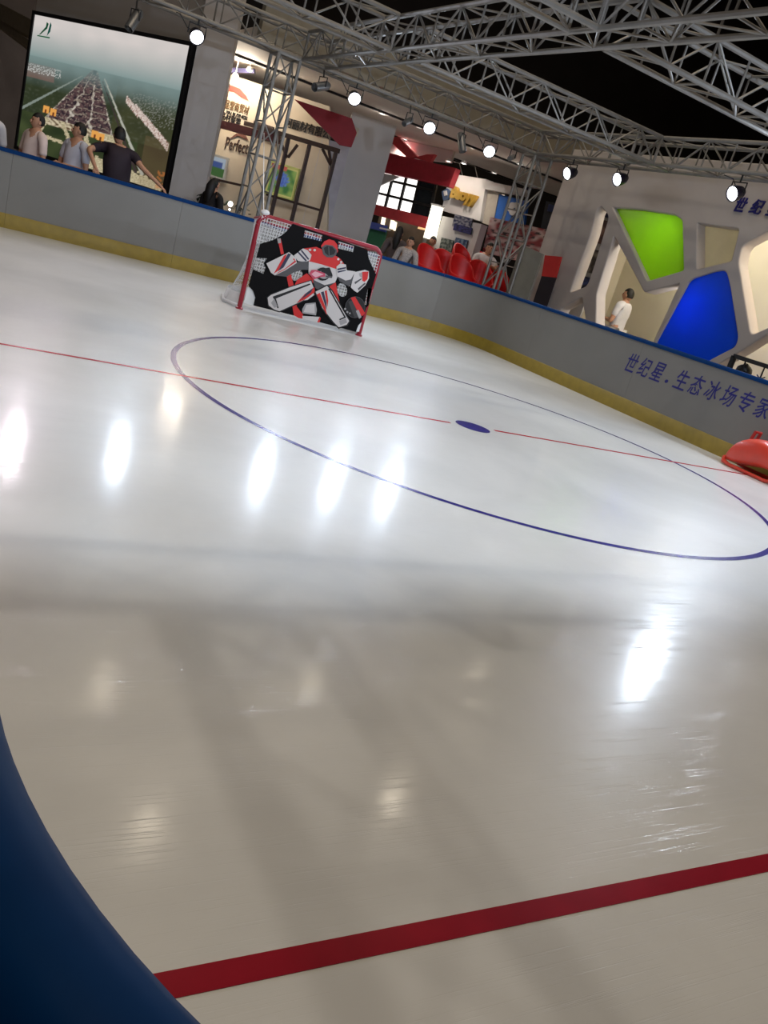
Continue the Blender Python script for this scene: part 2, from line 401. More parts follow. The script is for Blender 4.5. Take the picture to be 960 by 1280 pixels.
# net: strings hung between the top frame and the base frame
def lerp_path(path, t):
    path = [V(p) for p in path]; ds = [0]
    for i in range(len(path)-1): ds.append(ds[-1]+(path[i+1]-path[i]).length)
    s = t*ds[-1]
    for i in range(len(path)-1):
        if s <= ds[i+1]+1e-9: return path[i].lerp(path[i+1], (s-ds[i])/(ds[i+1]-ds[i]))
    return path[-1]
nb = MB(); NV, NH = 78, 22
def netp(u, v):
    a, b_ = lerp_path(tb, u), lerp_path(bk, u); p = a.lerp(b_, v); sag = math.sin(PI*v)*.10
    return p + (V(((GX0+GX1)/2, GY+.3, p.z))-p)*sag
for i in range(NV+1): nb.tube([netp(i/NV, j/6) for j in range(7)], .0032, 3, caps=False)
for j in range(1, NH): nb.tube([netp(i/40, j/NH) for i in range(41)], .0032, 3, caps=False)
nb.build('net', M_net, goal)['kind'] = 'stuff'
skirt = MB()
for i in range(24):
    a, b_ = lerp_path(bk, i/24), lerp_path(bk, (i+1)/24)
    skirt.add([a, b_, b_+V((0, 0, .16))+(V((4.7, GY+.4, 0))-b_).normalized()*.04, a+V((0, 0, .16))+(V((4.7, GY+.4, 0))-a).normalized()*.04], [(0, 1, 2, 3)])
skirt.build('net_skirt', M_net, goal)
# tarp traced in the picture's own frame: crop pixel -> goal rectangle
def homography(src, dst):
    A = []; bb = []
    for (x, y), (u, v) in zip(src, dst):
        A.append([x, y, 1, 0, 0, 0, -u*x, -u*y]); bb.append(u); A.append([0, 0, 0, x, y, 1, -v*x, -v*y]); bb.append(v)
    return np.append(np.linalg.solve(np.array(A, float), np.array(bb, float)), 1).reshape(3, 3)
HG = homography([(86, 62), (903, 243), (2, 662), (748, 828)], [(0, GH), (GX1-GX0, GH), (0, 0), (GX1-GX0, 0)])
def gp(x, y):
    q = HG @ np.array([x, y, 1.0]); return (float(q[0]/q[2]), float(q[1]/q[2]))
TY = GY-.036
def gpl(x, y): u, v = gp(x, y); return (GX0+u, TY, v)
def ell(cx, cy, rx, ry, rot=0, n=16):
    c, s = math.cos(rot), math.sin(rot)
    return [(cx+rx*math.cos(2*PI*i/n)*c-ry*math.sin(2*PI*i/n)*s, cy+rx*math.cos(2*PI*i/n)*s+ry*math.sin(2*PI*i/n)*c) for i in range(n)]
tarp_out = [(285, 102), (790, 243), (800, 300), (822, 350), (850, 405), (856, 412), (830, 500), (790, 640), (756, 738), (738, 758), (722, 800), (400, 716), (78, 638), (86, 590), (70, 548), (42, 520), (50, 470), (92, 250), (165, 222), (215, 190), (250, 155)]
tarp_holes = [[(365, 140), (480, 166), (474, 207), (358, 186)], [(590, 200), (698, 226), (692, 268), (588, 248)], ell(325, 440, 40, 36, -.5), ell(623, 527, 34, 46, -.3),
              [(800, 508), (828, 514), (806, 625), (776, 620)], [(75, 340), (140, 342), (120, 372), (134, 402), (124, 440), (62, 416)]]
og = V(((GX0+GX1)/2, GY, 0))
me = holed_slab([gp(*p) for p in tarp_out], [[gp(*p) for p in h] for h in tarp_holes], V((GX0, TY, 0))-og, (1, 0, 0), (0, 0, 1), (0, -1, 0), .004)
tarp = addmesh('shooting_tarp', me, mat('black_tarp', srgb(9, 8, 10), .7, spec=.15), goal); tarp['label'] = 'black shooting tarp printed with a red and white goalie'
RD, WH, GR, BK, NV_, LG = srgb(205, 34, 32), srgb(206, 200, 198), srgb(80, 78, 80), srgb(10, 9, 11), srgb(44, 46, 72), srgb(160, 156, 156)
pr = [
 ([(120+75, 208), (215, 208), (240, 305), (222, 312)], RD), ([(192, 208), (213, 206), (218, 236), (200, 240)], LG),
 ([(262, 440), (290, 436), (322, 545), (336, 640), (378, 692), (374, 716), (350, 712), (322, 696), (300, 600)], RD), ([(304, 555), (322, 552), (330, 632), (312, 635)], BK), ([(308, 562), (318, 560), (326, 625), (316, 628)], RD),
 ([(372, 698), (485, 704), (472, 738), (376, 716)], WH), ([(480, 704), (490, 712), (482, 738), (468, 738)], RD),
 ([(388, 620), (452, 612), (462, 660), (458, 694), (372, 682), (370, 655)], LG), ([(395, 628), (446, 622), (450, 682), (380, 674)], WH),
 ([(388, 425), (440, 465), (428, 492), (305, 528), (330, 470)], RD), ([(515, 488), (578, 478), (592, 545), (608, 612), (570, 590)], RD),
 ([(428, 468), (575, 478), (520, 510), (490, 540), (448, 520)], GR),
 ([(150, 585), (172, 565), (290, 512), (420, 466), (442, 520), (446, 565), (366, 612), (232, 678), (196, 668), (160, 640)], BK),
 ([(156, 588), (176, 570), (290, 518), (416, 473), (436, 520), (438, 562), (362, 606), (232, 670), (200, 660), (166, 636)], WH),
 ([(186, 580), (410, 490), (414, 498), (206, 592), (226, 650), (218, 652)], BK), ([(196, 592), (218, 640), (200, 650), (178, 620)], LG),
 ([(332, 618), (380, 560), (440, 512), (444, 545), (390, 590)], RD), ([(356, 598), (390, 552), (430, 520), (420, 548)], NV_), ([(376, 600), (432, 556), (442, 562), (400, 596)], WH),
 ([(440, 540), (478, 518), (522, 492), (560, 532), (682, 728), (664, 760), (604, 778), (566, 742), (490, 650)], BK),
 ([(448, 542), (480, 526), (520, 502), (553, 536), (673, 728), (658, 752), (606, 769), (572, 736), (496, 645)], WH),
 ([(455, 560), (476, 548), (516, 640), (526, 690), (492, 632)], RD), ([(482, 545), (500, 538), (520, 610), (524, 660), (506, 610)], NV_), ([(506, 536), (520, 530), (532, 600), (528, 640)], RD),
 ([(528, 520), (538, 518), (652, 706), (610, 724), (606, 716), (638, 702)], BK), ([(606, 728), (650, 712), (660, 738), (616, 756)], LG),
 ([(395, 343), (480, 358), (585, 384), (590, 432), (572, 478), (505, 498), (440, 470), (398, 425)], WH),
 ([(360, 262), (440, 246), (480, 262), (520, 302), (560, 292), (604, 318), (645, 372), (578, 388), (480, 362), (396, 345), (412, 296)], RD),
 ([(300, 312), (355, 262), (384, 272), (412, 302), (404, 338), (372, 352), (326, 346)], WH), ([(322, 292), (330, 286), (384, 340), (374, 346)], NV_), ([(340, 278), (348, 272), (398, 330), (390, 336)], NV_),
 ([(326, 352), (390, 345), (396, 402), (360, 402), (300, 424), (262, 452), (186, 446), (250, 410)], GR),
 ([(134, 372), (180, 345), (268, 292), (312, 326), (320, 360), (250, 412), (190, 446), (165, 430)], WH),
 ([(182, 436), (236, 318), (256, 304), (226, 400)], RD), ([(206, 420), (262, 300), (282, 304), (240, 392)], NV_), ([(196, 438), (300, 330), (316, 352), (240, 412)], RD), ([(212, 424), (292, 336), (306, 346), (248, 400)], WH),
 ([(470, 238), (490, 205), (522, 188), (556, 196), (578, 222), (584, 268), (560, 300), (484, 280)], RD),
 ([(474, 246), (500, 226), (548, 230), (580, 262), (572, 292), (548, 312), (512, 312), (486, 294)], GR), ([(488, 250), (510, 234), (544, 238), (568, 264), (558, 290), (520, 300), (498, 284)], BK), ([(518, 240), (523, 240), (528, 296), (522, 298)], GR),
 ([(576, 372), (602, 348), (640, 354), (646, 392), (706, 398), (684, 452), (668, 500), (606, 470), (582, 432)], WH), ([(582, 384), (640, 370), (642, 380), (584, 396)], NV_), ([(584, 402), (640, 388), (640, 396), (588, 412)], NV_),
 ([(584, 436), (640, 462), (676, 452), (702, 402), (712, 404), (684, 470), (664, 500), (600, 468)], GR),
 ([(676, 505), (700, 402), (770, 384), (798, 392), (800, 440), (776, 488), (722, 540), (700, 528)], WH), ([(752, 398), (796, 394), (790, 446), (770, 466), (754, 460)], RD), ([(700, 470), (750, 440), (748, 450), (705, 484)], GR), ([(724, 512), (772, 470), (778, 478), (728, 526)], GR), ([(728, 410), (752, 400), (752, 440), (735, 430)], LG),
 (ell(398, 268, 9, 8), WH), (ell(428, 268, 9, 8), WH), (ell(586, 320, 8, 8), WH), (ell(606, 338, 8, 8), WH),
 (ell(488, 424, 46, 44, 0), BK), (ell(496, 426, 34, 30, 0), LG), ([(470, 392), (530, 378), (552, 430), (540, 448), (505, 420), (480, 420)], BK),
 ([(400, 428), (412, 402), (440, 398), (500, 418), (504, 440), (470, 444), (430, 462)], srgb(196, 70, 96)), ([(412, 428), (436, 408), (492, 426), (440, 448)], srgb(225, 170, 180)), ([(505, 432), (552, 436), (546, 448), (508, 444)], GR),
 (ell(708, 636, 68, 72), srgb(66, 64, 68)), (ell(708, 636, 64, 68), BK), ([(660, 600), (690, 590), (745, 690), (705, 705)], srgb(58, 56, 58)),
 ([(676, 574), (704, 566), (776, 674), (760, 692), (738, 690)], RD), ([(712, 660), (730, 652), (752, 700), (736, 712)], LG), (ell(640, 648, 7, 7), LG), (ell(655, 668, 7, 7), LG), (ell(672, 676, 6, 6), LG)]
layered('goalie_print', pr, lambda x, y: V(gpl(x, y))+V((0, -.0024, 0)), (0, -1, 0), M_pic, tarp, .0005)
def pocket(poly):
    us = [gp(*p) for p in poly]; u0, u1 = min(u for u, v in us), max(u for u, v in us); v0, v1 = min(v for u, v in us), max(v for u, v in us); mb = MB(); st = .040
    for i in range(int((u1-u0)/st)+1): x = GX0+u0+i*st; mb.box2((x-.0040, TY+.006, v0), (x+.0040, TY+.010, v1))
    for j in range(int((v1-v0)/st)+1): z = v0+j*st; mb.box2((GX0+u0, TY+.006, z-.0040), (GX0+u1, TY+.010, z+.0040))
    mb.build('pocket_net', M_net, goal)['kind'] = 'stuff'
for h in tarp_holes: pocket(h)
pocket([(95, 72), (285, 102), (92, 245)]); pocket([(800, 255), (890, 275), (850, 405)])
def plate(poly): MB().prism([V(gpl(*p))+V((0, .012, 0)) for p in poly], (0, .004, 0)).build('white_corner_pad', M_net, goal)
plate([(40, 522), (72, 548), (88, 590), (78, 640), (22, 626)]); plate([(738, 758), (768, 735), (748, 800), (722, 800)])
tie = MB().ellipsoid((GX0+.06, GY, GH+.045), (.06, .045, .035)); tie.build('tied_cloth', M_net, goal, True)
tag(MB().tube([(GX0+.03, GY, GH+.06), (4.35, 12.6, 1.7), (4.75, 14.22, 2.4)], .006, 5).build('cord', M_net, None, base=(GX0+.03, GY, GH+.06)), 'thin white cord running from goal corner up to the truss column', 'cord')

# ------------------------------------------------------------------ aluminium box trusses
BR = MB().tube([(0, 0, 0), (0, 0, 1)], .013, 6).mesh('brace', smooth=True); BR.materials.append(M_alu)
def rod(name, a, b, parent, me=BR):
    a, b = V(a), V(b); d = b-a; o = addmesh(name, me, None, parent, a-origin(parent))
    o.rotation_mode = 'QUATERNION'; o.rotation_quaternion = d.to_track_quat('Z', 'Y'); o.scale = (1, 1, d.length); return o
TZ0, TZ1, TS = 3.63, 4.03, 0.40
def truss(a, b, ex, label, name='lighting_truss', group='aluminium trusses over the rink', bay=0.52, detail=True, ey=V((0, 0, 1)), s=TS):
    """box truss from a to b (corner line with lowest ex, ey); ex, ey are the two cross directions"""
    a, b = V(a), V(b); ex = V(ex)*s; ey = V(ey)*s; t = (b-a).normalized(); n = max(2, round((b-a).length/bay)); st = (b-a)/n
    th = thing(name, label, 'truss', a+(ex*.5 if ey.z else V((0, 0, 0))), group)
    cor = [V((0, 0, 0)), ex, ex+ey, ey]
    for c in cor: MB().tube([a+c, b+c], .030, 8).build('chord', M_alu, th, True)
    jb = None if detail else MB()
    def br(p, q):
        if detail: rod('brace', p, q, th)
        else: jb.tube([p, q], .013, 5)
    for i in range(n+1):
        p = a+st*i
        for k in range(4):
            c0, c1 = cor[k], cor[(k+1) % 4]
            if k in (1, 3) or i in (0, n) or i % 2 == 0: br(p+c0, p+c1)
            if i < n:
                if (i+k) % 2: br(p+c0, p+st+c1)
                else: br(p+c1, p+st+c0)
    for p in (a, b):                                    # end plates
        if detail:
            for k in range(4): MB().tube([p+cor[k]+t*.0, p+cor[(k+1) % 4]], .022, 6).build('end_frame', M_alu, th, True)
    if jb: jb.build('bracing', M_alu, th)
    return th
X, Y, Z = V((1, 0, 0)), V((0, 1, 0)), V((0, 0, 1))
truss((-.4, 14.2, TZ0), (10.4, 14.2, TZ0), Y, 'long aluminium truss above the far boards carrying the lamps over the goal')
truss((5.10, 3.26, TZ0), (5.10, 14.17, TZ0), X, 'aluminium truss running lengthwise above the middle of the rink')
truss((5.53, 11.0, TZ0), (9.97, 11.0, TZ0), Y, 'long aluminium cross truss ending at the right-hand truss corner')
truss((.66, 11.0, TZ0), (5.07, 11.0, TZ0), Y, 'aluminium cross truss at the top edge, left of the lengthwise truss')
truss((5.53, 6.9, TZ0), (9.97, 6.9, TZ0), Y, 'nearest aluminium cross truss at the top right')
truss((.66, 6.9, TZ0), (5.07, 6.9, TZ0), Y, 'aluminium cross truss overhead left, seen only by its shadow', detail=False)
truss((10.0, 6.9, TZ0), (10.0, 14.17, TZ0), X, 'aluminium truss above the right boards in front of the lattice wall')
truss((10.0, -.3, TZ0), (10.0, 6.84, TZ0), X, 'aluminium truss above the right boards beyond the photo edge', detail=False)
truss((-1.2, 2.8, TZ0), (9.94, 2.8, TZ0), Y, 'overhead cross truss that throws a faint shadow on the near ice', detail=False)
truss((.2, -2.3, TZ0), (.2, 2.74, TZ0), X, 'aluminium truss overhead of the viewer at the near left corner', detail=False)
truss((4.70, 14.2, 0), (4.70, 14.2, 3.60), X, 'aluminium truss column behind the left corner of the goal', 'truss_column', 'truss columns', .5, ey=Y, s=.37)
truss((10.0, 14.2, 0), (10.0, 14.2, 3.60), X, 'aluminium truss column by the red chairs at the rink corner', 'truss_column', 'truss columns', .5, ey=Y)

# ------------------------------------------------------------------ stage lamps
M_lens = mat('lamp_lens', (1, 1, 1), .2, emit=7.0, ecol=(.93, .95, 1.0))
M_rim = mat('lamp_housing', srgb(30, 26, 44), .4, .3)
PARS = []
def par(pos, aim, label, watts=PAR_W, col=(.74, .85, 1.0), spot=125, hang=None, lit=True, blend=1.0, group='stage lamps on the trusses', seen=True):
    pos, aim = V(pos), V(aim); d = (aim-pos).normalized()
    th = thing('stage_lamp', label, 'lamp', pos, group)
    side = d.cross(Z).normalized()
    MB().lathe([(.0, -.20), (.05, -.20), (.085, -.15), (.105, -.06), (.108, .0), (.115, .002), (.115, .02), (.100, .02), (.098, .006)], pos, d, 20).build('housing', M_rim, th, True)
    MB().lathe([(.0, .004), (.098, .004)], pos, d, 20).build('lens', M_lens if lit else M_black, th.children[0])
    top = V((pos.x, pos.y, TZ0-.03)) if hang is None else V(hang)
    c = pos-d*.06
    MB().tube([c+side*.13, V((c.x, c.y, 0))+side*.13+Z*(pos.z+.17), V((c.x, c.y, 0))-side*.13+Z*(pos.z+.17), c-side*.13], .011, 6).build('yoke', M_black, th, True)
    MB().tube([V((c.x, c.y, pos.z+.17)), V((c.x, c.y, top.z))], .014, 6).build('clamp', M_black, th, True)
    e = c-d*.13
    MB().tube([e, e+Z*.02+side*.12, e+Z*.16+side*.26, V((c.x, c.y, top.z-.02))+side*.34], .008, 5).build('cable', M_black, th, True)
    if lit:
        ld = bpy.data.lights.new('stage_lamp_light', 'SPOT'); ld.energy = watts; ld.color = col; ld.spot_size = math.radians(spot); ld.spot_blend = blend; ld.shadow_soft_size = .07
        lo = bpy.data.objects.new('lamp_light', ld); COL.objects.link(lo); lo.parent = th; lo.location = d*.03
        lo.rotation_mode = 'QUATERNION'; lo.rotation_quaternion = d.to_track_quat('-Z', 'Y')
    return th
par((1.72, 14.15, 3.40), (2.8, 7.0, 0), 'lit stage lamp cut off by the top edge above the screen', col=(1, .86, .95))
par((3.40, 14.15, 3.36), (3.4, 7.0, 0), 'lit stage lamp at the upper right corner of the screen')
par((6.11, 14.15, 3.36), (4.6, 7.0, 0), 'lit stage lamp just right of the left truss column')
par((7.62, 14.15, 3.36), (5.0, 6.5, 0), 'lit stage lamp above the red fascia, second from the left column')
par((8.95, 14.15, 3.36), (5.2, 6.0, 0), 'lit stage lamp left of the right truss column')
par((9.98, 13.05, 3.34), (2.5, 12.6, 0), 'small lit stage lamp just right of the corner truss column', spot=74)
par((9.98, 11.70, 3.34), (2.0, 11.2, 0), 'lit stage lamp above the green panel of the lattice wall', spot=74)
par((9.98, 9.22, 3.33), (2.2, 9.2, 0), 'lit stage lamp hanging over the wall lettering at the right edge', spot=74)
par((9.98, 7.45, 3.36), (4.4, 4.2, 0), 'lit stage lamp beyond the right edge, mirrored in the ice', PAR_W*2.6)
par((9.98, 5.30, 3.36), (3.5, 17.0, 1.5), 'stage lamp beyond the right edge aimed at the screen wall', PAR_W*3.0, spot=60)
for x, t in ((1.4, 'first'), (3.8, 'second'), (6.4, 'third'), (8.7, 'fourth')):
    par((x, 2.72, 3.36), (x*.9+.5, 5.9, 0), '%s stage lamp on the near cross truss out of view' % t, FRONT_W, spot=102, blend=.4)
for x, t in ((2.6, 'left'), (7.6, 'right')):  # extra out-of-view lamps added to brighten the stands
    par((x, 3.08, 3.36), (x*.5+4.6, 17.0, 3.0), '%s extra lamp added on the near cross truss to brighten the stands' % t, PAR_W*2.6, spot=70)
# unlit profile spots hanging between them
M_can = mat('grey_can', (.20, .20, .20), .4, .6)
def can(px, Yp, aim, label, ln=.34, r=.07):
    pos = gy(*px, Yp); d = V(aim).normalized(); th = thing('profile_spot', label, 'lamp', pos, 'unlit grey spot cans')
    MB().lathe([(0, -ln*.5), (r*.7, -ln*.5), (r, -ln*.38), (r, ln*.5), (r*.85, ln*.5), (r*.8, ln*.3), (0, ln*.3)], pos, d, 16).build('barrel', M_can, th, True)
    side = d.cross(Z).normalized()
    MB().tube([pos+side*r*1.2, pos+side*r*1.2+Z*.14, pos-side*r*1.2+Z*.14, pos-side*r*1.2], .01, 6).build('yoke', M_black, th, True)
    MB().tube([pos+Z*.14, V((pos.x, 14.2, TZ0-.036))], .012, 6).build('clamp', M_black, th, True)
can((168, 25), 14.15, (-.35, -.3, -.8), 'grey unlit spot can hanging over the screen')
can((402, 108), 14.15, (-.8, -.4, -.35), 'grey unlit spot can pointing left beside the left column')
can((510, 152), 14.15, (-.7, -.4, -.5), 'small grey unlit spot can left of the second lamp', .24, .05)
can((577, 178), 14.15, (.25, -.4, -.9), 'grey unlit spot can pointing down between two lit lamps')
can((640, 197), 14.15, (-.6, -.5, -.25), 'slim grey unlit spot can beside the corner column', .28, .045)
# hall high-bay lamps under the dark ceiling (they glint in the ice)
def bay(pos, label, watts=BAY_W, r=.07, col=(1, .86, .66)):
    th = thing('high_bay_lamp', label, 'lamp', pos, 'hall lamps under the ceiling'); pos = V(pos)
    MB().lathe([(0, .30), (.08, .30), (.10, .12), (r+.08, 0), (r+.06, -.005), (.09, .10), (0, .10)], pos, Z, 18).build('shade', M_can, th, True)
    MB().ellipsoid(pos+Z*.03, (r*.8, r*.8, .06), 12, 6).build('bulb', mat('bay_bulb', (1, .9, .75), emit=25.0, ecol=(1, .86, .62)), th)
    MB().tube([pos+Z*.3, V((pos.x, pos.y, 20.97))], .012, 5).build('stem', M_black, th)
    ld = bpy.data.lights.new('bay_light', 'SPOT'); ld.energy = watts; ld.color = col; ld.spot_size = math.radians(150); ld.spot_blend = .6; ld.shadow_soft_size = r
    lo = bpy.data.objects.new('lamp_light', ld); COL.objects.link(lo); lo.parent = th; lo.location = (0, 0, -.06)
def refl(x, y, z):
    d = ray(x, y); g = CP + d*(-CAM_H/d.z); d2 = V((d.x, d.y, -d.z)); return g + d2*(z/d2.z)
for k, (p, t) in enumerate((((128, 865), 'over the far left ice'), ((388, 860), 'over the far middle'), ((183, 1040), 'over the left middle of the rink'), ((490, 1000), 'over the centre of the rink'), ((590, 862), 'over the far right corner'))):
    bay(refl(*p, 13.0), 'small warm high-bay lamp %s, mirrored in the ice' % t)
bay((-2.7, 3.8, 20.0), 'strong high-bay lamp above the left side of the rink', HALL_W, .20, (1, .90, .76))
def added_panel_lamp(pos, label, size=2.6):  # unseen panels added for general hall light, kept outside the ice reflections
    pos = V(pos); th = thing('added_light_panel', label, 'lamp', pos, 'added light panels under the hall ceiling')
    MB().box(pos+Z*.06, (size+.1, size+.1, .1)).build('housing', M_can, th); MB().box(pos, (size, size, .02)).build('diffuser', mat('panel_glow', (1, .95, .88), emit=2.0, ecol=(1, .93, .84)), th)
    MB().tube([pos+Z*.1, V((pos.x, pos.y, 20.97))], .03, 6).build('stem', M_black, th)
    ld = bpy.data.lights.new('panel_light', 'AREA'); ld.energy = PANEL_W; ld.size = size; ld.color = (1, .80, .57)
    lo = bpy.data.objects.new('lamp_light', ld); COL.objects.link(lo); lo.parent = th; lo.location = (0, 0, -.03)
added_panel_lamp((2.5, 4.5, 20.2), 'added unseen light panel above the left half of the rink')
added_panel_lamp((8.0, 4.0, 20.3), 'added unseen light panel above the right half of the rink')
added_panel_lamp((4.5, -5.0, 20.3), 'added unseen light panel behind the viewer')

# ------------------------------------------------------------------ big screen and its wall
def wall_on(pl, x0y0, x1y1, z0, z1, thick, name, m, label=None):
    """slab on a vertical plane between the plan positions of two pixels"""
    a, b = pl(*x0y0), pl(*x1y1); d = (b-a); d.z = 0; n = -pl.n
    mb = MB().prism([V((a.x, a.y, z0)), V((b.x, b.y, z0)), V((b.x, b.y, z1)), V((a.x, a.y, z1))], n*thick)
    return struct(mb.build(name, m, None, base=base_of(mb)), label)
PS = plane((4.0, 17.0), (.5, -.866))
PW = plane((4.0-PS.n.x*.10, 17.0-PS.n.y*.10), (.5, -.866))
wall_on(PW, (33, 100), (247, 57), 0, 5.4, .5, 'wall_screen', M_grey, 'grey wall carrying the big screen')
a, b = PS(44, 19), PS(238, 57); zt = (a.z+b.z)/2; zb = 1.02
scr = thing('video_screen', 'large video wall showing an aerial view of a temple town', 'screen', ((a.x+b.x)/2, (a.y+b.y)/2, zb))
A0, B0 = V((a.x, a.y, zb)), V((b.x, b.y, zb)); ex = (B0-A0).normalized(); Wd = (B0-A0).length; Hh = zt-zb
MB().prism([A0-PS.n*.01, B0-PS.n*.01, B0-PS.n*.01+Z*Hh, A0-PS.n*.01+Z*Hh], -PS.n*.08).build('back_case', M_black, scr)
for p, q in ((A0-ex*.035, A0-ex*.035+Z*Hh), (B0+ex*.035, B0+ex*.035+Z*Hh)): MB().box((p+q)/2-PS.n*.035, (.07, .13, Hh+.14), (ex, PS.n, Z)).build('bezel', M_black, scr)
for z in (zb-.035, zt+.035): MB().box((A0+B0)/2*1.0+Z*(z-zb)-PS.n*.035, (Wd, .13, .07), (ex, PS.n, Z)).build('bezel', M_black, scr)
def mix(a, b, t): t = max(0, min(1, t)); return tuple(a[i]*(1-t)+b[i]*t for i in range(3))
def aerial(u, v):
    n1 = noise.noise(V((u*9, v*9, 0))); n2 = noise.noise(V((u*40, v*60, 3))); n3 = noise.noise(V((u*110, v*110, 7)))
    hz = .70
    if v > hz:
        t = (v-hz)/(1-hz); c = mix(srgb(128, 150, 148), srgb(214, 206, 202), t*1.25); return mix(c, srgb(150, 160, 160), .18*(n1+.3))
    d = (hz-v)/hz                                       # 0 at the horizon, 1 at the foot
    c = mix(srgb(110, 130, 128), srgb(50, 58, 38), d*3.2)
    if u > .62: c = mix(c, srgb(70, 70, 44), min(.6, d*2))
    c = mix(c, srgb(30, 40, 28), .5*max(0, n1+.25)); c = mix(c, srgb(120, 124, 110), .35*max(0, n2-.15))
    if .07 < d < .22 and u < .2: c = mix(c, srgb(132, 100, 92), .55)
    ctr = .46-.09*d; half = .02+.36*d                   # the temple town: a long trapezoid running to the horizon
    e = (u-ctr)/half; wob = .25*noise.noise(V((u*22, v*22, 11)))
    if d < .62 and abs(e) < 1:
        c = mix(srgb(92, 70, 70), srgb(44, 34, 42), .5+n2*1.6)
        lane = abs((e*1.5+wob+10) % 1-.5)
        if lane < .06+.05*n1: c = mix(srgb(196, 188, 176), srgb(120, 110, 100), .5+n2*1.4)
        if abs((math.log(d+.05)*7+wob*2) % 1-.5) < .07 and n2 > -.15: c = mix(c, srgb(160, 146, 130), .6)
        if n3 > .40: c = mix(c, srgb(170, 156, 140), .5)
    if d >= .60:                                        # courtyards, walls and pale paths at the foot
        c = mix(srgb(40, 50, 30), srgb(64, 74, 44), n1+.4)
        if d < .67 and abs(e) < .95: c = mix(srgb(206, 192, 164), srgb(96, 76, 56), .5+n2*1.8)
        if u > .80: c = mix(srgb(44, 44, 28), srgb(60, 60, 36), n1+.4)
        for (ax, ay, bx, by, w_) in ((.20, .32, .10, .02, .014), (.30, .27, .42, .05, .012), (.45, .26, .50, .14, .016), (.50, .14, .44, .0, .014), (.13, .14, .46, .12, .012), (.62, .27, .70, .12, .035), (.70, .12, .64, .02, .030), (.55, .05, .95, .01, .05)):
            px_, py_ = u-ax, v-ay; qx, qy = bx-ax, by-ay; t = max(0, min(1, (px_*qx+py_*qy)/(qx*qx+qy*qy)))
            if math.hypot(px_-qx*t, py_-qy*t) < w_*(1+.8*n2): c = mix(srgb(206, 194, 160), srgb(150, 138, 108), .5+n3)
    for (ax, ay, bx, by, w_, cc) in ((.53, .66, .86, .08, .008, srgb(176, 176, 164)), (.38, .64, .0, .30, .007, srgb(128, 138, 130)), (.52, .64, .82, .08, .006, srgb(60, 50, 50))):
        px_, py_ = u-ax, v-ay; qx, qy = bx-ax, by-ay; t = max(0, min(1, (px_*qx+py_*qy)/(qx*qx+qy*qy)))
        if math.hypot(px_-qx*t, py_-qy*t) < w_*(.4+t): c = cc
    for bu, bv in ((.17, .335), (.225, .33), (.525, .255), (.565, .25)):
        if abs(u-bu) < .022 and abs(v-bv) < .028: c = srgb(226, 160, 80) if abs(u-bu) > .006 or v > bv else srgb(110, 56, 30)
    for bu, bv in ((.73, .52), (.79, .48), (.86, .42), (.94, .35)):
        if abs(u-bu) < .045 and abs(v-bv+(u-bu)*.95) < .016+.012*u: c = mix(srgb(220, 206, 196), srgb(140, 96, 84), .3+n3*1.4)
    if u > .72 and .42 < v < .62 and n3 > .12+1.6*abs(v-.53-.0) and v > .90-.55*u+.02: c = mix(c, srgb(180, 180, 174), .3)
    if u < .24 and abs(v-.615) < .03 and n3 > .08: c = srgb(200, 198, 194)
    if u > .95 and v < .14: c = mix(c, srgb(210, 120, 50), .5 if n2 > 0 else 0)
    if u > .84 and v < .35: c = mix(c, srgb(120, 96, 70), .25)
    if d < .2: c = mix(srgb(122, 142, 140), c, .25+d*3.7)
    if abs(u-.46) < .012 and v > hz-.03 and v < hz+.09: c = srgb(96, 112, 112)
    return c
picture('screen_image', A0, B0, A0+Z*Hh, 230, 150, aerial, M_scr, scr, PS.n*.004)
def scr_uv(x, y): return A0+ex*(Wd*x)+Z*(Hh*y)
GRN = srgb(20, 110, 70)
layered('screen_logo', [([(.045, .86), (.06, .87), (.10, .92), (.105, .955), (.09, .965), (.088, .93)], srgb(30, 90, 60)), ([(.105, .865), (.125, .90), (.128, .95), (.118, .97), (.117, .92)], srgb(16, 90, 80)), ([(.04, .85), (.13, .852), (.13, .862), (.04, .858)], GRN)], scr_uv, PS.n, pic_mat('lit_logo', .6), scr, .006)

# grey end pillar right of the screen, which catches the shadow of the truss column
PP = plane((4.22, 16.75), (.93, -.367))
wall_on(PP, (218, 205), (261, 212), 0, 5.2, .5, 'wall_pillar', M_grey, 'pale end wall right of the screen')

# dim hall structures left of the screen: balcony bands and a stall front
for k, (p, q, th_) in enumerate((((0, 4), (34, 22), .35), ((0, 24), (32, 47), .16))):
    a, b = gy(*p, 27), gy(*q, 24); d = (b-a).normalized()
    mb = MB().prism([a-d*4, b+d*1.5, b+d*1.5-Z*th_, a-d*4-Z*th_], (0, .6, 0)); struct(mb.build('trim_%d' % (k+1), mat('balcony_band', srgb(150, 140, 120), .7), None, base=base_of(mb)), 'pale balcony band left of the screen')
mb = MB().box2((-6, 28, 0), (3.0, 28.4, 6.5)); struct(mb.build('wall_stall', mat('stall_grey', srgb(96, 90, 92), .8, var=.2, scale=1.2), None, base=base_of(mb)), 'dim grey stall wall far left')
mb = MB().box2((.35, 27.9, 3.6), (.95, 27.99, 4.7)); solo(mb, 'wall_banner', mat('dim_blue', srgb(52, 56, 84), .7), 'dim blue banner hanging on the far left stall wall', 'banner')

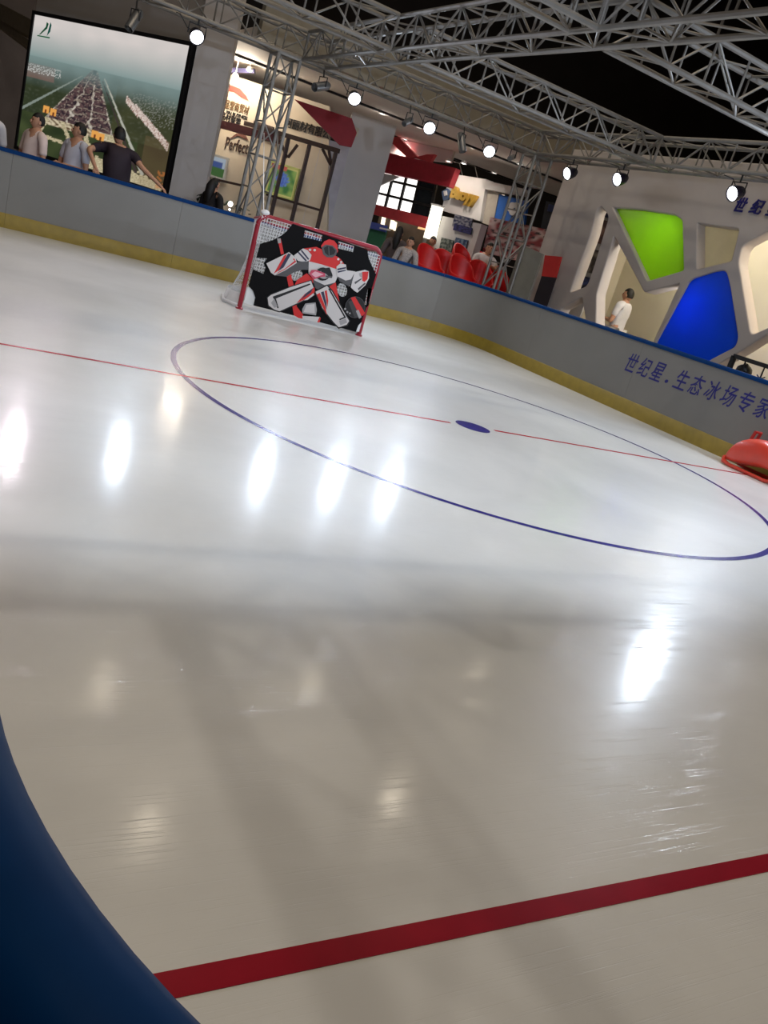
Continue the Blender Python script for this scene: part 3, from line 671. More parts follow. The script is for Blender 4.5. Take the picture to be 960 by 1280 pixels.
# ------------------------------------------------------------------ mezzanine with downlights behind the far truss
M_soffit = mat('soffit_grey', srgb(226, 220, 214), .7, var=.05, scale=.8)
mez = struct(MB().box2((4.9, 16.2, 4.0), (30, 22.4, 4.18)).build('ceiling_mezzanine', M_soffit, base=(16, 19, 4.0)), 'grey mezzanine underside behind the far truss')
mb = MB().box2((4.9, 16.0, 3.98), (30, 16.2, 4.62)); struct(mb.build('trim_3', mat('fascia_cream', srgb(150, 143, 128), .6, var=.1, scale=3), None, base=base_of(mb)), 'cream front band of the mezzanine')
for yy, nm in ((18.9, 'trim_4'), (22.25, 'trim_5')):
    mb = MB().box2((4.9, yy, 3.955), (30, yy+.07, 3.999)); struct(mb.build(nm, M_black, None, base=base_of(mb)), 'black track line along the mezzanine underside')
M_down = mat('downlight', (1, .95, .88), emit=9.0, ecol=(1, .95, .88))
for k, (px, py) in enumerate(((377, 126), (506, 174), (564, 196), (618, 216), (525, 159), (592, 185), (478, 142), (650, 205))):
    p = gz(px, py, 3.985); th = thing('downlight', 'small round downlight, %s along the mezzanine underside' % ('first', 'second', 'third', 'fourth', 'inner row first', 'inner row second', 'half hidden by a lamp', 'by the corner column')[k], 'lamp', p, 'downlights in the mezzanine')
    MB().lathe([(.10, .014), (.10, -.01), (.08, -.014), (.075, .0)], p, Z, 14).build('ring', M_lwhite, th, True); MB().lathe([(0, -.002), (.075, -.002)], p, Z, 14).build('diffuser', M_down, th)
    ld = bpy.data.lights.new('downlight', 'SPOT'); ld.energy = 130; ld.color = (1, .9, .78); ld.spot_size = 2.2; ld.spot_blend = .8; ld.shadow_soft_size = .07
    lo = bpy.data.objects.new('lamp_light', ld); COL.objects.link(lo); lo.parent = th; lo.location = (0, 0, -.03)

# ------------------------------------------------------------------ cream trade stand behind the left column
PB = plane((6.2, 20.0), (.80, -.60))
def slab(pl, pts, thick, name, m, label=None, cat=None, parent=None, front=0.0, group=None, bevel=0.0):
    mb = MB().prism([pl(*p)+pl.n*front for p in pts], -pl.n*thick)
    if parent: return mb.build(name, m, parent, bevel=bevel)
    if cat: return solo(mb, name, m, label, cat, group, bevel=bevel)
    return struct(mb.build(name, m, None, base=base_of(mb)), label)
slab(PB, [(286, 92), (330, 107), (412, 133), (408, 330), (225, 275)], .15, 'wall_stand', M_cream, 'cream back wall of the lettered trade stand')
stand = thing('stand_sign', 'black stand lettering and red swoosh on the cream wall', 'sign', PB(330, 175))
def letters(pl, body, p, q, hpx, m, parent, **k):
    a, b = pl(*p), pl(*q); hgt = (pl(p[0]+hpx*.24, p[1]-hpx)-a).length
    o = lettering(body, a, b, (0, 0, 1), hgt, m, parent, pl.n, k.pop('depth', .03), off=.0, **k); return o
letters(PB, 'Perfect', (281, 186), (309, 193), 15, mat('brown_lettering', srgb(70, 46, 40), .5), stand)
letters(PB, '品营商贸材', (281, 135), (310, 144), 11, mat('gold_lettering', srgb(120, 92, 58), .4), stand, bold=.005)
letters(PB, 'PIN BUSINESS', (283, 142), (309, 150), 4, M_blk, stand)
letters(PB, '河丽材有限公司', (355, 158), (420, 177), 12, M_blk, stand, bold=.005)
letters(PB, '品材联盟', (276, 148), (300, 158), 9, M_blk, stand, bold=.005)
slab(PB, [(281, 108), (290, 107), (300, 111), (308, 120), (311, 126), (302, 122), (293, 115), (281, 113)], .02, 'swoosh', mat('swoosh_red', srgb(170, 66, 50), .5), parent=stand, front=.03)
slab(PB, [(287, 174), (296, 167), (306, 166), (311, 176), (305, 173), (298, 170)], .02, 'swoosh', mat('swoosh_brown', srgb(120, 80, 70), .5), parent=stand, front=.03)
# red band + dark blue strip with spot lights
slab(PB, [(285, 92), (328, 94), (328, 99), (285, 98)], .10, 'blue_strip', mat('navy', srgb(42, 40, 74), .6), 'navy strip with small spotlights above the cream stand', 'beam', front=.6)
for k, (px, py) in enumerate(((289, 98), (325, 97.5), (308, 105))):
    p = PB(px, py)+PB.n*.75; th = thing('strip_light', 'small bright spotlight above the cream stand, number %s from left' % ('one', 'three', 'two')[k], 'lamp', p, 'spotlights above the cream stand')
    sh_ = MB().lathe([(0, .06), (.05, .06), (.07, 0), (.06, 0)], p, Z, 12).tube([p+Z*.05, p+Z*.3], .012, 6).build('shade', M_lwhite, th, True); MB().ellipsoid(p, (.06, .06, .035), 10, 6).build('bulb', M_down, th)
    ld = bpy.data.lights.new('strip', 'POINT'); ld.energy = 36; ld.color = (1, .86, .68); ld.shadow_soft_size = .06
    lo = bpy.data.objects.new('lamp_light', ld); COL.objects.link(lo); lo.parent = th; lo.location = PB.n*.1-Z*.08
# sloping red canopy sail
PRD = plane((7.0, 17.4), (.9, -.44))
slab(PRD, [(368, 124), (440, 148), (446, 166), (439, 184), (424, 181)], .08, 'red_canopy', mat('canopy_red', srgb(150, 32, 42), .6), 'sloping red canopy piece between the stand lettering and white pillar', 'canopy')
slab(PRD, [(421, 148), (425, 147), (449, 160), (446, 170), (430, 160)], .06, 'canopy_edge', mat('edge_cream', srgb(214, 204, 180), .5), 'cream tip behind the red canopy next to the pillar', 'canopy', front=-.15)
# framed pictures of the stand
def frame_pic(pl, pts, fn, name, label, nx=40, ny=24, m=None, fm=None, b=.04, front=.05, cat='picture'):
    """pts: bl, br, tl, tr in pixels"""
    bl, br, tl = pl(*pts[0])+pl.n*front, pl(*pts[1])+pl.n*front, pl(*pts[2])+pl.n*front
    br.z = bl.z if abs(pl.d.z) < 1e-6 else br.z; tl = bl+Z*(tl.z-bl.z)
    th = thing(name, label, cat, (bl+br)/2); e = (br-bl).normalized(); W, H = (br-bl).length, tl.z-bl.z; c = (bl+br)/2+Z*H/2
    fm = fm or M_black
    for s in (-1, 1):
        MB().box(c+e*s*(W/2+b/2), (b, .05, H+2*b), (e, pl.n, Z)).build('frame', fm, th); MB().box(c+Z*s*(H/2+b/2), (W, .05, b), (e, pl.n, Z)).build('frame', fm, th)
    MB().box(c-pl.n*.01, (W, .02, H), (e, pl.n, Z)).build('backing', fm, th)
    picture('print', bl, br, tl, nx, ny, fn, m or M_pic, th, pl.n*.006); return th
def map_pic(u, v):
    n = noise.noise(V((u*5, v*5, 2))); n2 = noise.noise(V((u*16, v*16, 5)))
    c = mix(srgb(60, 120, 60), srgb(150, 180, 90), n+.4)
    if (u-.5)**2/.06+(v-.55)**2/.05 < 1+n2: c = mix(srgb(60, 90, 190), srgb(120, 160, 220), n2+.3)
    if u < .05 or u > .95 or v < .06 or v > .93: c = srgb(210, 200, 120)
    if v > .86 and u < .6: c = srgb(206, 96, 84)
    return c
frame_pic(PB, [(333, 240), (365, 251), (345, 205), (0, 0)], map_pic, 'backlit_map', 'glowing green and blue site map in a frame behind the pergola', m=M_poster, fm=mat('lime_frame', srgb(190, 200, 120), .5))
def tv_pic(u, v):
    if v < .45: return srgb(60, 110, 50)
    return srgb(60, 90, 160) if .2 < u < .8 and v < .8 else srgb(190, 205, 220)
frame_pic(PB, [(262, 218), (281, 223), (266, 195), (0, 0)], tv_pic, 'small_screen', 'small screen with blue and green picture on cream wall', 24, 16, M_poster, mat('pale_frame', srgb(180, 180, 176), .4), .05, .12, 'screen')
# dark timber pergola in front of the stand
PG = plane((8.1, 17.3), (.72, -.69))
perg = thing('pergola_frame', 'dark brown timber pergola frame in front of the cream stand', 'frame', V((PG(400, 230).x, PG(400, 230).y, 0)))
M_wood = mat('dark_timber', srgb(62, 44, 40), .6, var=.2, scale=12)
def slabz(pl, tl, tr, zb_, thick, name, m, parent=None, front=0.0, label=None, cat=None):
    a, b = pl(*tl)+pl.n*front, pl(*tr)+pl.n*front
    mb = MB().prism([a, b, V((b.x, b.y, zb_)), V((a.x, a.y, zb_))], -pl.n*thick)
    return mb.build(name, m, parent) if parent else solo(mb, name, m, label, cat)
def bar(pl, p, q, wd, m, parent, name, front=0.0, dp=None):
    a, b = pl(*p)+pl.n*front, pl(*q)+pl.n*front; t = (b-a).normalized(); s = t.cross(pl.n).normalized()
    return MB().box((a+b)/2, ((b-a).length, wd, dp or wd), (t, s, pl.n)).build(name, m, parent)
def ground(pl, p): q = pl(*p); return V((q.x, q.y, 0))
bar(PG, (306, 154), (424, 189), .09, M_wood, perg, 'beam'); bar(PG, (306, 148), (330, 156), .10, M_wood, perg, 'beam', -.5)
for p, q in (((420, 190), (397, 285)), ((387, 181), (368, 275)), ((361, 172), (347, 250))):
    a = PG(*p); MB().box2((a.x-.035, a.y-.035, -.02), (a.x+.035, a.y+.035, a.z)).build('post', M_wood, perg)
for p, q in (((403, 186), (413, 206)), ((411, 187), (414, 206)), ((350, 176), (359, 197)), ((372, 181), (360, 197))): bar(PG, p, q, .05, M_wood, perg, 'brace')
bar(PG, (333, 243), (401, 263), .05, M_wood, perg, 'rail'); bar(PG, (268, 224), (303, 232), .05, M_wood, perg, 'rail'); bar(PG, (286, 105), (250, 268), .05, M_wood, perg, 'post', .0)
# red lattice valance left of the column
bar(PB, (274, 158), (360, 181), .16, mat('maroon', srgb(86, 40, 44), .6), perg, 'valance', .7)

# ------------------------------------------------------------------ white pillar and partition
PPL = plane((9.3, 18.4), (.93, -.36))
struct(slabz(PPL, (441, 140), (496, 158), -.02, .7, 'wall_white_pillar', M_lwhite, None, 0, 'tall white pillar behind the right half of the goal', 'wall'))
struct(slabz(PPL, (403, 173), (437, 183), -.02, .3, 'wall_partition', mat('partition_white', srgb(196, 192, 200), .6), None, .12, 'white partition left of the pillar', 'wall'))

# ------------------------------------------------------------------ red-beamed shop front with lit window grid
PF = plane((11.6, 21.2), (.45, -.89))
M_maroon = mat('beam_maroon', srgb(158, 34, 50), .6, var=.1); M_lr = mat('beam_red', srgb(186, 60, 66), .6, var=.15)
slab(PF, [(484, 192), (576, 213), (567, 236), (479, 216)], .25, 'red_fascia', M_maroon, 'broad dark red fascia beam over the lit window', 'beam', front=.25)
slab(PF, [(486, 174), (500, 172), (524, 197), (512, 199)], .12, 'red_arch', M_lr, 'curved red brace standing on the dark red fascia', 'beam', front=.1)
slab(PF, [(520, 198), (536, 194), (546, 194), (540, 204)], .12, 'red_arch', M_lr, 'small red brace tip at right of the curved one', 'beam', front=.1)
slab(PF, [(470, 256), (540, 273), (537, 287), (466, 268)], .22, 'red_sill_beam', M_lr, 'red beam below the lit window grid', 'beam', front=.2)
slab(PF, [(472, 166), (560, 185), (556, 200), (470, 190)], .1, 'wall_shop', M_grey, 'pale shop wall above the fascia', front=-.3)
win = thing('window_1', 'white glowing window grid with black bars', 'window', PF(505, 245)); win['kind'] = 'structure'; del win['category']
M_glow = mat('lit_pane', (1, .98, .94), emit=1.6, ecol=(1, .98, .94)); M_dpane = mat('dark_pane', srgb(34, 40, 46), .25)
def lp(q, u, v): return (q[0][0]*(1-u)*(1-v)+q[1][0]*u*(1-v)+q[2][0]*u*v+q[3][0]*(1-u)*v, q[0][1]*(1-u)*(1-v)+q[1][1]*u*(1-v)+q[2][1]*u*v+q[3][1]*(1-u)*v)
QW = [(478, 206), (548, 221), (536, 277), (464, 258)]    # tl tr br bl
us = [0, .24, .47, .70, 1.0]; vs_ = [0, .32, .66, 1.0]
for i in range(4):
    for j in range(3):
        q = [lp(QW, us[i]+.015, vs_[j]+.03), lp(QW, us[i+1]-.015, vs_[j]+.03), lp(QW, us[i+1]-.015, vs_[j+1]-.03), lp(QW, us[i]+.015, vs_[j+1]-.03)]
        slab(PF, q, .02, 'pane', M_dpane if i == 3 else M_glow, parent=win)
for u in us: bar(PF, lp(QW, u, 0), lp(QW, u, 1), .07, M_black, win, 'mullion', .02)
for v in vs_: bar(PF, lp(QW, 0, v), lp(QW, 1, v), .06, M_black, win, 'transom', .02)
slab(PF, [(475, 216), (502, 222), (468, 238)], .05, 'diagonal_panel', M_lwhite, 'pale triangular panel across the window corner', 'panel', front=.12)
struct(slabz(PF, (462, 264), (545, 286), -.02, .1, 'wall_shop_back', mat('shop_brown', srgb(96, 82, 66), .7, var=.35, scale=3), None, -.5, 'brown shop interior wall below the red beam', 'wall'))
for k, (x, y, wv) in enumerate(((466, 272, 4), (477, 277, 4), (482, 279, 2))):
    slab(PF, [(x, y-6), (x+wv, y-5), (x+wv-2, y+6), (x-2, y+5)], .04, 'shop_lamp', mat('warm_pane', (1, .85, .6), emit=1.4, ecol=(1, .88, .66)), '%s upright warm light panel in the shop below the window' % ('left', 'middle', 'right')[k], 'lamp', front=-.46, group='warm light panels in the shop')
slab(PF, [(519, 280), (532, 282), (530, 287), (517, 284)], .04, 'shelf_light', mat('amber_pane', (1, .6, .25), emit=1.0, ecol=(1, .62, .3)), 'amber lit shelf at the right of the shop', 'lamp', front=-.2)
sl = thing('shop_sign', 'green shop panel with a blue header behind the goal corner', 'sign', PF(480, 295))
slabz(PF, (472, 281), (492, 286), -.02, .06, 'green_panel', mat('panel_green', srgb(44, 96, 72), .5), sl, .3); slab(PF, [(473, 280), (493, 285), (491, 293), (471, 288)], .04, 'header', mat('header_blue', srgb(70, 84, 160), .5), parent=sl, front=.36)
letters(plane((11.6+PF.n.x*.4, 21.2+PF.n.y*.4), (.45, -.89)), '—', (475, 286), (488, 289), 2, M_lwhite, sl)

# light box
LBP = plane((11.4, 19.2), (.45, -.89))
lb = thing('light_box', 'tall glowing white light box left of the gold-lettered sign', 'lamp', LBP(536, 297))
slab(LBP, [(540, 255), (549, 257), (539, 299), (529, 297)], .22, 'diffuser', mat('box_glow', (1, .96, .82), emit=1.25, ecol=(1, .97, .80)), parent=lb); slab(LBP, [(539, 254), (550, 256), (549, 258), (539.5, 256)], .24, 'cap', M_lwhite, parent=lb, front=.01)
a = LBP(534, 298); MB().box2((a.x-.04, a.y+.06, -.02), (a.x+.04, a.y+.14, a.z)).build('stem', M_alu, lb)

# ------------------------------------------------------------------ white stand with gold lettering, blue panel and displays
PZ = plane((12.7, 16.6), (.07, -.998))
sg = thing('gold_sign', 'white stand sign with gold bubble lettering and small blue logo', 'sign', PZ(575, 268))
slab(PZ, [(570, 218), (608, 224), (600, 276), (552, 263), (560, 226)], .25, 'panel', M_lwhite, parent=sg)
M_gold = mat('gold_letters', srgb(204, 164, 70), .3, .5)
letters(PZ, 'Baoyy', (564, 252), (595, 261), 19, M_gold, sg, bold=.06, depth=.10)
slab(PZ, [(554, 240), (561, 236), (565, 240), (562, 250), (556, 251)], .05, 'logo', mat('logo_blue', srgb(60, 84, 120), .4), parent=sg, front=.06); slab(PZ, [(557, 240), (561, 239), (562, 245), (558, 246)], .02, 'logo', M_lwhite, parent=sg, front=.08)
slab(PZ, [(608, 226), (655, 236), (652, 244), (604, 236)], .2, 'stand_header', M_lwhite, 'white header beam beside the gold-lettered sign', 'beam')
slab(PZ, [(605, 236), (620, 240), (612, 282), (598, 277)], .2, 'stand_post', mat('stand_grey', srgb(168, 160, 148), .6), 'pale grey return wall between gold sign and blue panel', 'panel', front=-.1)
bp_ = thing('blue_backdrop', 'bright blue backdrop panel with white flower shape', 'panel', PZ(632, 282))
slab(PZ, [(619, 241), (655, 250), (648, 292), (611, 281)], .06, 'panel', mat('backdrop_blue', srgb(40, 96, 176), .5), parent=bp_, front=-.12)
for k in range(6):
    a = k*PI/3; c = (640+5*math.cos(a), 260+5*math.sin(a)); slab(PZ, ell(c[0], c[1], 4, 4, 0, 10), .02, 'petal', M_lwhite, parent=bp_, front=-.08+.002*k)
for k, (x, y) in enumerate(((578, 219), (597, 222))):
    p = PZ(x, y); th = thing('arm_lamp', '%s arm lamp reaching over the gold-lettered sign' % ('left', 'right')[k], 'lamp', p, 'arm lamps over the gold sign')
    h = p+PZ.n*.55+Z*.22
    MB().tube([p, p+PZ.n*.2+Z*.25, h], .012, 6).build('arm', M_alu, th, True); MB().lathe([(0, .05), (.06, .04), (.09, -.03)], h, Z, 12).build('shade', M_lwhite, th, True); MB().ellipsoid(h-Z*.01, (.05, .05, .03), 8, 5).build('bulb', M_down, th)
    ld = bpy.data.lights.new('arm', 'SPOT'); ld.energy = 40; ld.color = (1, .88, .76); ld.spot_size = 2.2; ld.spot_blend = 1; ld.shadow_soft_size = .05
    lo = bpy.data.objects.new('lamp_light', ld); COL.objects.link(lo); lo.parent = th; lo.location = h-p-Z*.05
    lo.rotation_mode = 'QUATERNION'; lo.rotation_quaternion = (-PZ.n*.6-Z).to_track_quat('-Z', 'Y')
# displays below the sign
PD = plane((12.3, 17.0), (.3, -.95))
def blotch(c1, c2, sc=9, seed=0, c3=None):
    def f(u, v):
        n = noise.noise(V((u*sc, v*sc, seed))); c = mix(c1, c2, n*2+.5)
        if c3 and noise.noise(V((u*sc*2, v*sc*2, seed+9))) > .25: c = c3
        return c
    return f
ds = thing('display_stand', 'white display stand with dark photo panels under the gold sign', 'stand', V((PD(575, 300).x, PD(575, 300).y, 0)))
slabz(PD, (553, 270), (602, 280), -.02, .25, 'body', M_lwhite, ds)
def pic_on(pl, q, fn, parent, name='photo_panel', front=.04, m=None, nx=24, ny=18):
    a, b, c = pl(*q[0])+pl.n*front, pl(*q[1])+pl.n*front, pl(*q[2])+pl.n*front
    MB().prism([a-pl.n*.012, b-pl.n*.012, b+(c-a)-pl.n*.012, c-pl.n*.012], -pl.n*.02).build('panel_edge', M_black, parent)
    return picture(name, a, b, c, nx, ny, fn, m or M_pic, parent)
pic_on(PD, [(566, 283), (588, 289), (570, 268)], blotch(srgb(40, 44, 84), srgb(150, 150, 160), 7, 3), ds)
pic_on(PD, [(568, 288), (590, 294), (570, 280)], blotch(srgb(30, 30, 66), srgb(60, 60, 120), 7, 5), ds, front=.06)
pic_on(PD, [(550, 312), (565, 316), (553, 297)], blotch(srgb(60, 70, 66), srgb(130, 136, 130), 6, 7), ds)
pic_on(PD, [(566, 317), (581, 321), (571, 297)], blotch(srgb(40, 60, 96), srgb(110, 130, 150), 6, 11), ds)
pw = tag(picture('photo_wall', PD(594, 312)-PD.n*.3, PD(672, 332)-PD.n*.3, PD(604, 268)-PD.n*.3, 50, 30, blotch(srgb(130, 40, 50), srgb(180, 160, 160), 8, 2, srgb(30, 26, 34)), M_pic), 'red black and white printed backdrop behind the seated person', 'backdrop')
dk = thing('dark_cabinet', 'dark glass cabinet beyond the corner truss column', 'cabinet', V((PZ(668, 300).x, PZ(668, 300).y, 0)))
slab(PZ, [(664, 244), (690, 250), (676, 296), (655, 290)], .3, 'body', M_black, parent=dk, front=-.5); slab(PZ, [(668, 248), (688, 253), (684, 262), (666, 257)], .02, 'blue_glass', mat('cab_blue', srgb(40, 52, 96), .3), parent=dk, front=-.48)
slabz(PZ, (655, 290), (680, 297), -.02, .32, 'base', M_grey, dk, -.45)

# raised platform with red bucket chairs
plat = struct(MB().box2((8.4, 15.0, -.02), (13.4, 18.8, .42)).build('floor_platform', mat('platform_grey', srgb(90, 84, 80), .8), base=(10.9, 16.9, 0)), 'low grey platform under the red chairs')
M_chair = mat('chair_red', srgb(214, 30, 32), .42, var=.1, coat=.1)
def bucket_chair(loc, rz, label):
    th = thing('bucket_chair', label, 'chair', loc, 'red bucket chairs behind the far right boards', rz)
    vs, fs = [], []; n, mm = 22, 8
    for j in range(mm+1):                               # shell: back and arms wrap round the seat, high at the rear, low in front
        t = j/mm
        for i in range(n+1):
            a = -PI*.80+1.6*PI*i/n; back = max(0, math.cos(a))**.6 if math.cos(a) > 0 else 0
            h = .30+.34*back+.10*max(0, math.cos(a*.5)); rr = .31+.06*t+.02*math.sin(t*PI)
            vs.append((rr*math.sin(a)*1.05, -rr*math.cos(a)-.02, .36+h*t*(1-.10*t*(1-back))))
    for j in range(mm):
        for i in range(n):
            a = j*(n+1)+i; fs.append((a, a+1, a+n+2, a+n+1))
    me = MB().add(vs, fs).mesh('back_shell', smooth=True)
    o = addmesh('back_shell', me, M_chair, th); md = o.modifiers.new('solid', 'SOLIDIFY'); md.thickness = .05; md.offset = -1; md2 = o.modifiers.new('sub', 'SUBSURF'); md2.levels = 1; md2.render_levels = 1
    addmesh('seat_cushion', MB().ellipsoid((0, .03, .42), (.30, .32, .09), 18, 8).mesh('seat_cushion', smooth=True), M_chair, th)
    addmesh('pedestal', MB().lathe([(0, 0), (.24, 0), (.24, .015), (.05, .04), (.03, .10), (.03, .36), (0, .36)]).mesh('pedestal', smooth=True), M_alu, th)
    return th
chs = [((540, 324), 15.4, .2, 0, 'leftmost red bucket chair by the blue rail'), ((558, 326), 16.3, -.1, 0, 'second red bucket chair from the left, back to the rink'), ((584, 314), 17.7, .3, .24, 'rear red bucket chair left of the person in white'), ((602, 316), 18.6, -.2, .24, 'rearmost red bucket chair beside the person in white'), ((580, 338), 15.4, .1, 0, 'red bucket chair in the middle of the front row'), ((602, 340), 15.9, -.2, 0, 'front red bucket chair nearest the corner truss column'), ((642, 338), 16.0, 1.2, 0, 'bright red bucket chair glimpsed right of the truss column'), ((618, 330), 17.15, 2.9, 0, 'red bucket chair in which the person in white sits')]
struct(MB().box2((9.2, 17.35, .42), (13.4, 19.2, .66)).build('floor_platform_step', MATS['platform_grey'], base=(11.3, 18.3, .42)), 'rear step of the grey platform')
for px, Yp, rz, dz, lb_ in chs:
    p = gy(px[0], px[1], Yp); bucket_chair((p.x, p.y, .42+dz), PI+rz, lb_).scale = (.9, .9, 1.0)
tb_ = thing('low_table', 'small pale round table by the seated person in the white shirt', 'table', (gy(604, 336, 16.55).x, 16.55, .42))
b0 = V(tb_.location); MB().lathe([(0, .70), (.29, .70), (.29, .735), (0, .735)], b0).build('top', mat('table_tan', srgb(176, 130, 84), .5), tb_, True); MB().lathe([(0, 0), (.25, 0), (.25, .02), (.035, .04), (.035, .70), (0, .70)], b0).build('pedestal', M_alu, tb_, True)

# grey panel and red-black banner at the corner
PGP = plane((10.72, 13.72), (.30, -.95))
slabz(PGP, (653, 306), (680, 318), -.02, .06, 'grey_board', mat('board_taupe', srgb(140, 138, 128), .7), None, .05, 'plain grey-green board standing by the corner truss column', 'board')
bn = thing('roll_banner', 'red and black roll-up banner beside the white lattice wall', 'banner', V((PGP(690, 350).x, PGP(690, 350).y, 0)))
slab(PGP, [(681, 319), (702, 321), (695, 347), (677, 345)], .03, 'red_print', mat('banner_red', srgb(196, 48, 44), .6), parent=bn, front=.0); slabz(PGP, (677, 345), (695, 347), -.02, .03, 'black_print', mat('banner_dark', srgb(34, 28, 36), .6), bn, 0)

# ------------------------------------------------------------------ white lattice wall of the right-hand stand
LX = 11.0
def lz(x, y): p = gx(x, y, LX); return (p.y, p.z)
def c5(x, y): return (680+x/3.4286, 180+y/3.4286)
def hole(pts, rr=.06, lo=None):
    q = [V(lz(*c5(*p))) for p in pts]
    return round_poly(q, rr)
holes = {
 'slot': [(243, 260), (282, 305), (262, 372), (215, 530), (186, 612), (106, 642), (130, 570), (200, 380), (222, 285)],
 'big': [(300, 385), (418, 606), (432, 632), (588, 590), (470, 850), (400, 1010), (215, 960), (222, 640)],
 'small': [(70, 700), (165, 650), (182, 760), (182, 900), (40, 840)],
 'green': [(288, 266), (420, 276), (560, 298), (596, 322), (602, 545), (440, 592)],
 'blue': [(625, 576), (735, 540), (782, 535), (800, 600), (836, 830), (822, 872), (700, 935), (640, 1090), (400, 1040), (476, 850)],
 'beige': [(652, 332), (842, 358), (806, 505), (650, 542)],
 'right': [(1120, 330), (960, 368), (846, 430), (828, 505), (882, 826), (960, 792), (1120, 700)],
 'foot': [(735, 945), (850, 880), (960, 808), (1160, 760), (1160, 1250), (720, 1120)]}
hp = {k: hole(v, .10 if k in ('slot', 'right', 'blue') else .06) for k, v in holes.items()}
outer = [V((5.2, -.02)), V((14.15, -.02)), V((14.45, 2.0)), V((14.45, 3.98)), V((5.2, 3.98))]
latt = thing('lattice_wall', 'white honeycomb-like stand wall with polygon openings', 'wall', (LX+.12, 9.8, -.02))
me = holed_slab(outer, list(hp.values()), V((LX+.12, 0, 0))-V((LX+.12, 9.8, -.02)), (0, 1, 0), (0, 0, 1), (1, 0, 0), .24, .02)
M_latt = mat('lattice_white', srgb(194, 186, 182), .55, var=.04, scale=1.5)
addmesh('lattice', me, M_latt, latt)
def infill(key, m, depth, name):
    mb = MB().prism([V((LX+depth, p.x, p.y)) for p in hp[key]], (.03, 0, 0)); return mb.build(name, m, latt)
infill('green', mat('acrylic_green', srgb(178, 224, 44), .25, var=.03, trans=.5), .10, 'green_panel')['label'] = 'bright lime green translucent panel'
infill('blue', mat('acrylic_blue', srgb(0, 98, 236), .3, var=.08, trans=.4, scale=1.5), .03, 'blue_panel')['label'] = 'deep blue panel'
infill('beige', mat('frosted', srgb(206, 202, 184), .4, trans=.5), .20, 'frosted_panel')['label'] = 'frosted beige panel'
for c, (ya, yb) in zip('世纪星', ((10.02, 9.82), (9.72, 9.50), (9.40, 9.16))):
    lettering(c, (LX-.001, ya, 3.27), (LX-.001, yb, 3.27), (0, -.08, 1), .22, M_ink, latt, (-1, 0, 0), .02, shear=.15, bold=.02)
# the room behind it
M_inner = mat('stand_interior', srgb(206, 198, 178), .6, var=.04, scale=1.5)
for nm, a, b in (('wall_stand_back', (13.2, 5.2, 0), (13.3, 14.35, 3.98)), ('wall_stand_end', (LX+.26, 5.0, 0), (13.3, 5.2, 3.98)), ('wall_stand_side', (LX+.26, 14.35, 0), (13.3, 14.45, 3.98)), ('ceiling_stand', (LX+.24, 5.2, 3.9), (13.3, 14.45, 3.98))):
    mb = MB().box2(a, b); struct(mb.build(nm, M_inner, None, base=base_of(mb)), 'beige interior of the lattice stand')
for k, (x, y, e) in enumerate(((12.3, 11.6, 26), (12.3, 9.4, 34), (12.2, 7.2, 130))):
    p = V((x, y, 3.86)); th = thing('ceiling_lamp', '%s round ceiling lamp inside the lattice stand' % ('left', 'middle', 'right')[k], 'lamp', p, 'ceiling lamps inside the lattice stand')
    MB().lathe([(0, .04), (.2, .04), (.2, -.01), (.18, -.02)], p, Z, 18).build('ring', M_lwhite, th, True); MB().lathe([(0, -.012), (.18, -.012)], p, Z, 18).build('diffuser', M_down, th)
    ld = bpy.data.lights.new('ceil', 'POINT'); ld.energy = e; ld.color = (1, .88, .70); ld.shadow_soft_size = .15
    lo = bpy.data.objects.new('lamp_light', ld); COL.objects.link(lo); lo.parent = th; lo.location = (0, 0, -.2)
# pictures on a rack seen through the tall slot
PR = plane((11.75, 13.6), (.05, -.99))
rk_ = thing('picture_rack', 'rack of dark photo prints seen through the tall slot', 'rack', V((PR(735, 320).x, PR(735, 320).y, 0)))
slabz(PR, (735, 240), (775, 246), -.02, .05, 'back_board', M_grey, rk_, -.05)
pic_on(PR, [(727, 300), (755, 306), (736, 272)], blotch(srgb(70, 50, 56), srgb(120, 90, 84), 4, 4), rk_, 'photo_print')
pic_on(PR, [(716, 336), (744, 343), (724, 308)], blotch(srgb(56, 50, 52), srgb(130, 124, 120), 4, 6), rk_, 'photo_print')
pic_on(PR, [(708, 364), (736, 371), (715, 342)], blotch(srgb(24, 30, 60), srgb(60, 74, 130), 5, 8), rk_, 'photo_print')
pic_on(PR, [(738, 268), (768, 274), (744, 246)], blotch(srgb(28, 30, 66), srgb(44, 46, 90), 4, 9), rk_, 'photo_print')
# black rail with hooks at the right edge
rl = thing('black_rail', 'black metal rail with hooks behind the right boards', 'rail', (10.45, 8.3, -.02))
p0 = gx(918, 445, 10.45); zr = p0.z
MB().box2((10.42, p0.y-.03, -.02), (10.48, p0.y+.03, zr)).build('post', M_black, rl); MB().box2((10.42, 6.0, -.02), (10.48, 6.06, zr)).build('post', M_black, rl)
MB().box2((10.42, 6.0, zr-.03), (10.48, p0.y, zr+.03)).build('bar', M_black, rl)
for k in range(5):
    y = p0.y-.22-k*.34; MB().tube([(10.45, y, zr), (10.45, y, zr-.17)], .012, 6).build('hook', M_black, rl); MB().tube([(10.45, y+.07, zr-.15), (10.45, y+.03, zr-.175), (10.45, y-.03, zr-.175), (10.45, y-.07, zr-.15)], .009, 6).build('hook', M_black, rl)
mb = MB().ellipsoid((10.55, p0.y-.18, zr-.17), (.12, .10, .12), 12, 8, lambda p: p*(1+.15*math.sin(p.x*5)*math.sin(p.y*4))); mb.tube([(10.55, p0.y-.18, zr-.25), (10.55, p0.y-.18, -.02)], .05, 8); solo(mb, 'black_bag', M_black, 'small black bag on a stand under the black rail', 'bag', smooth=True)

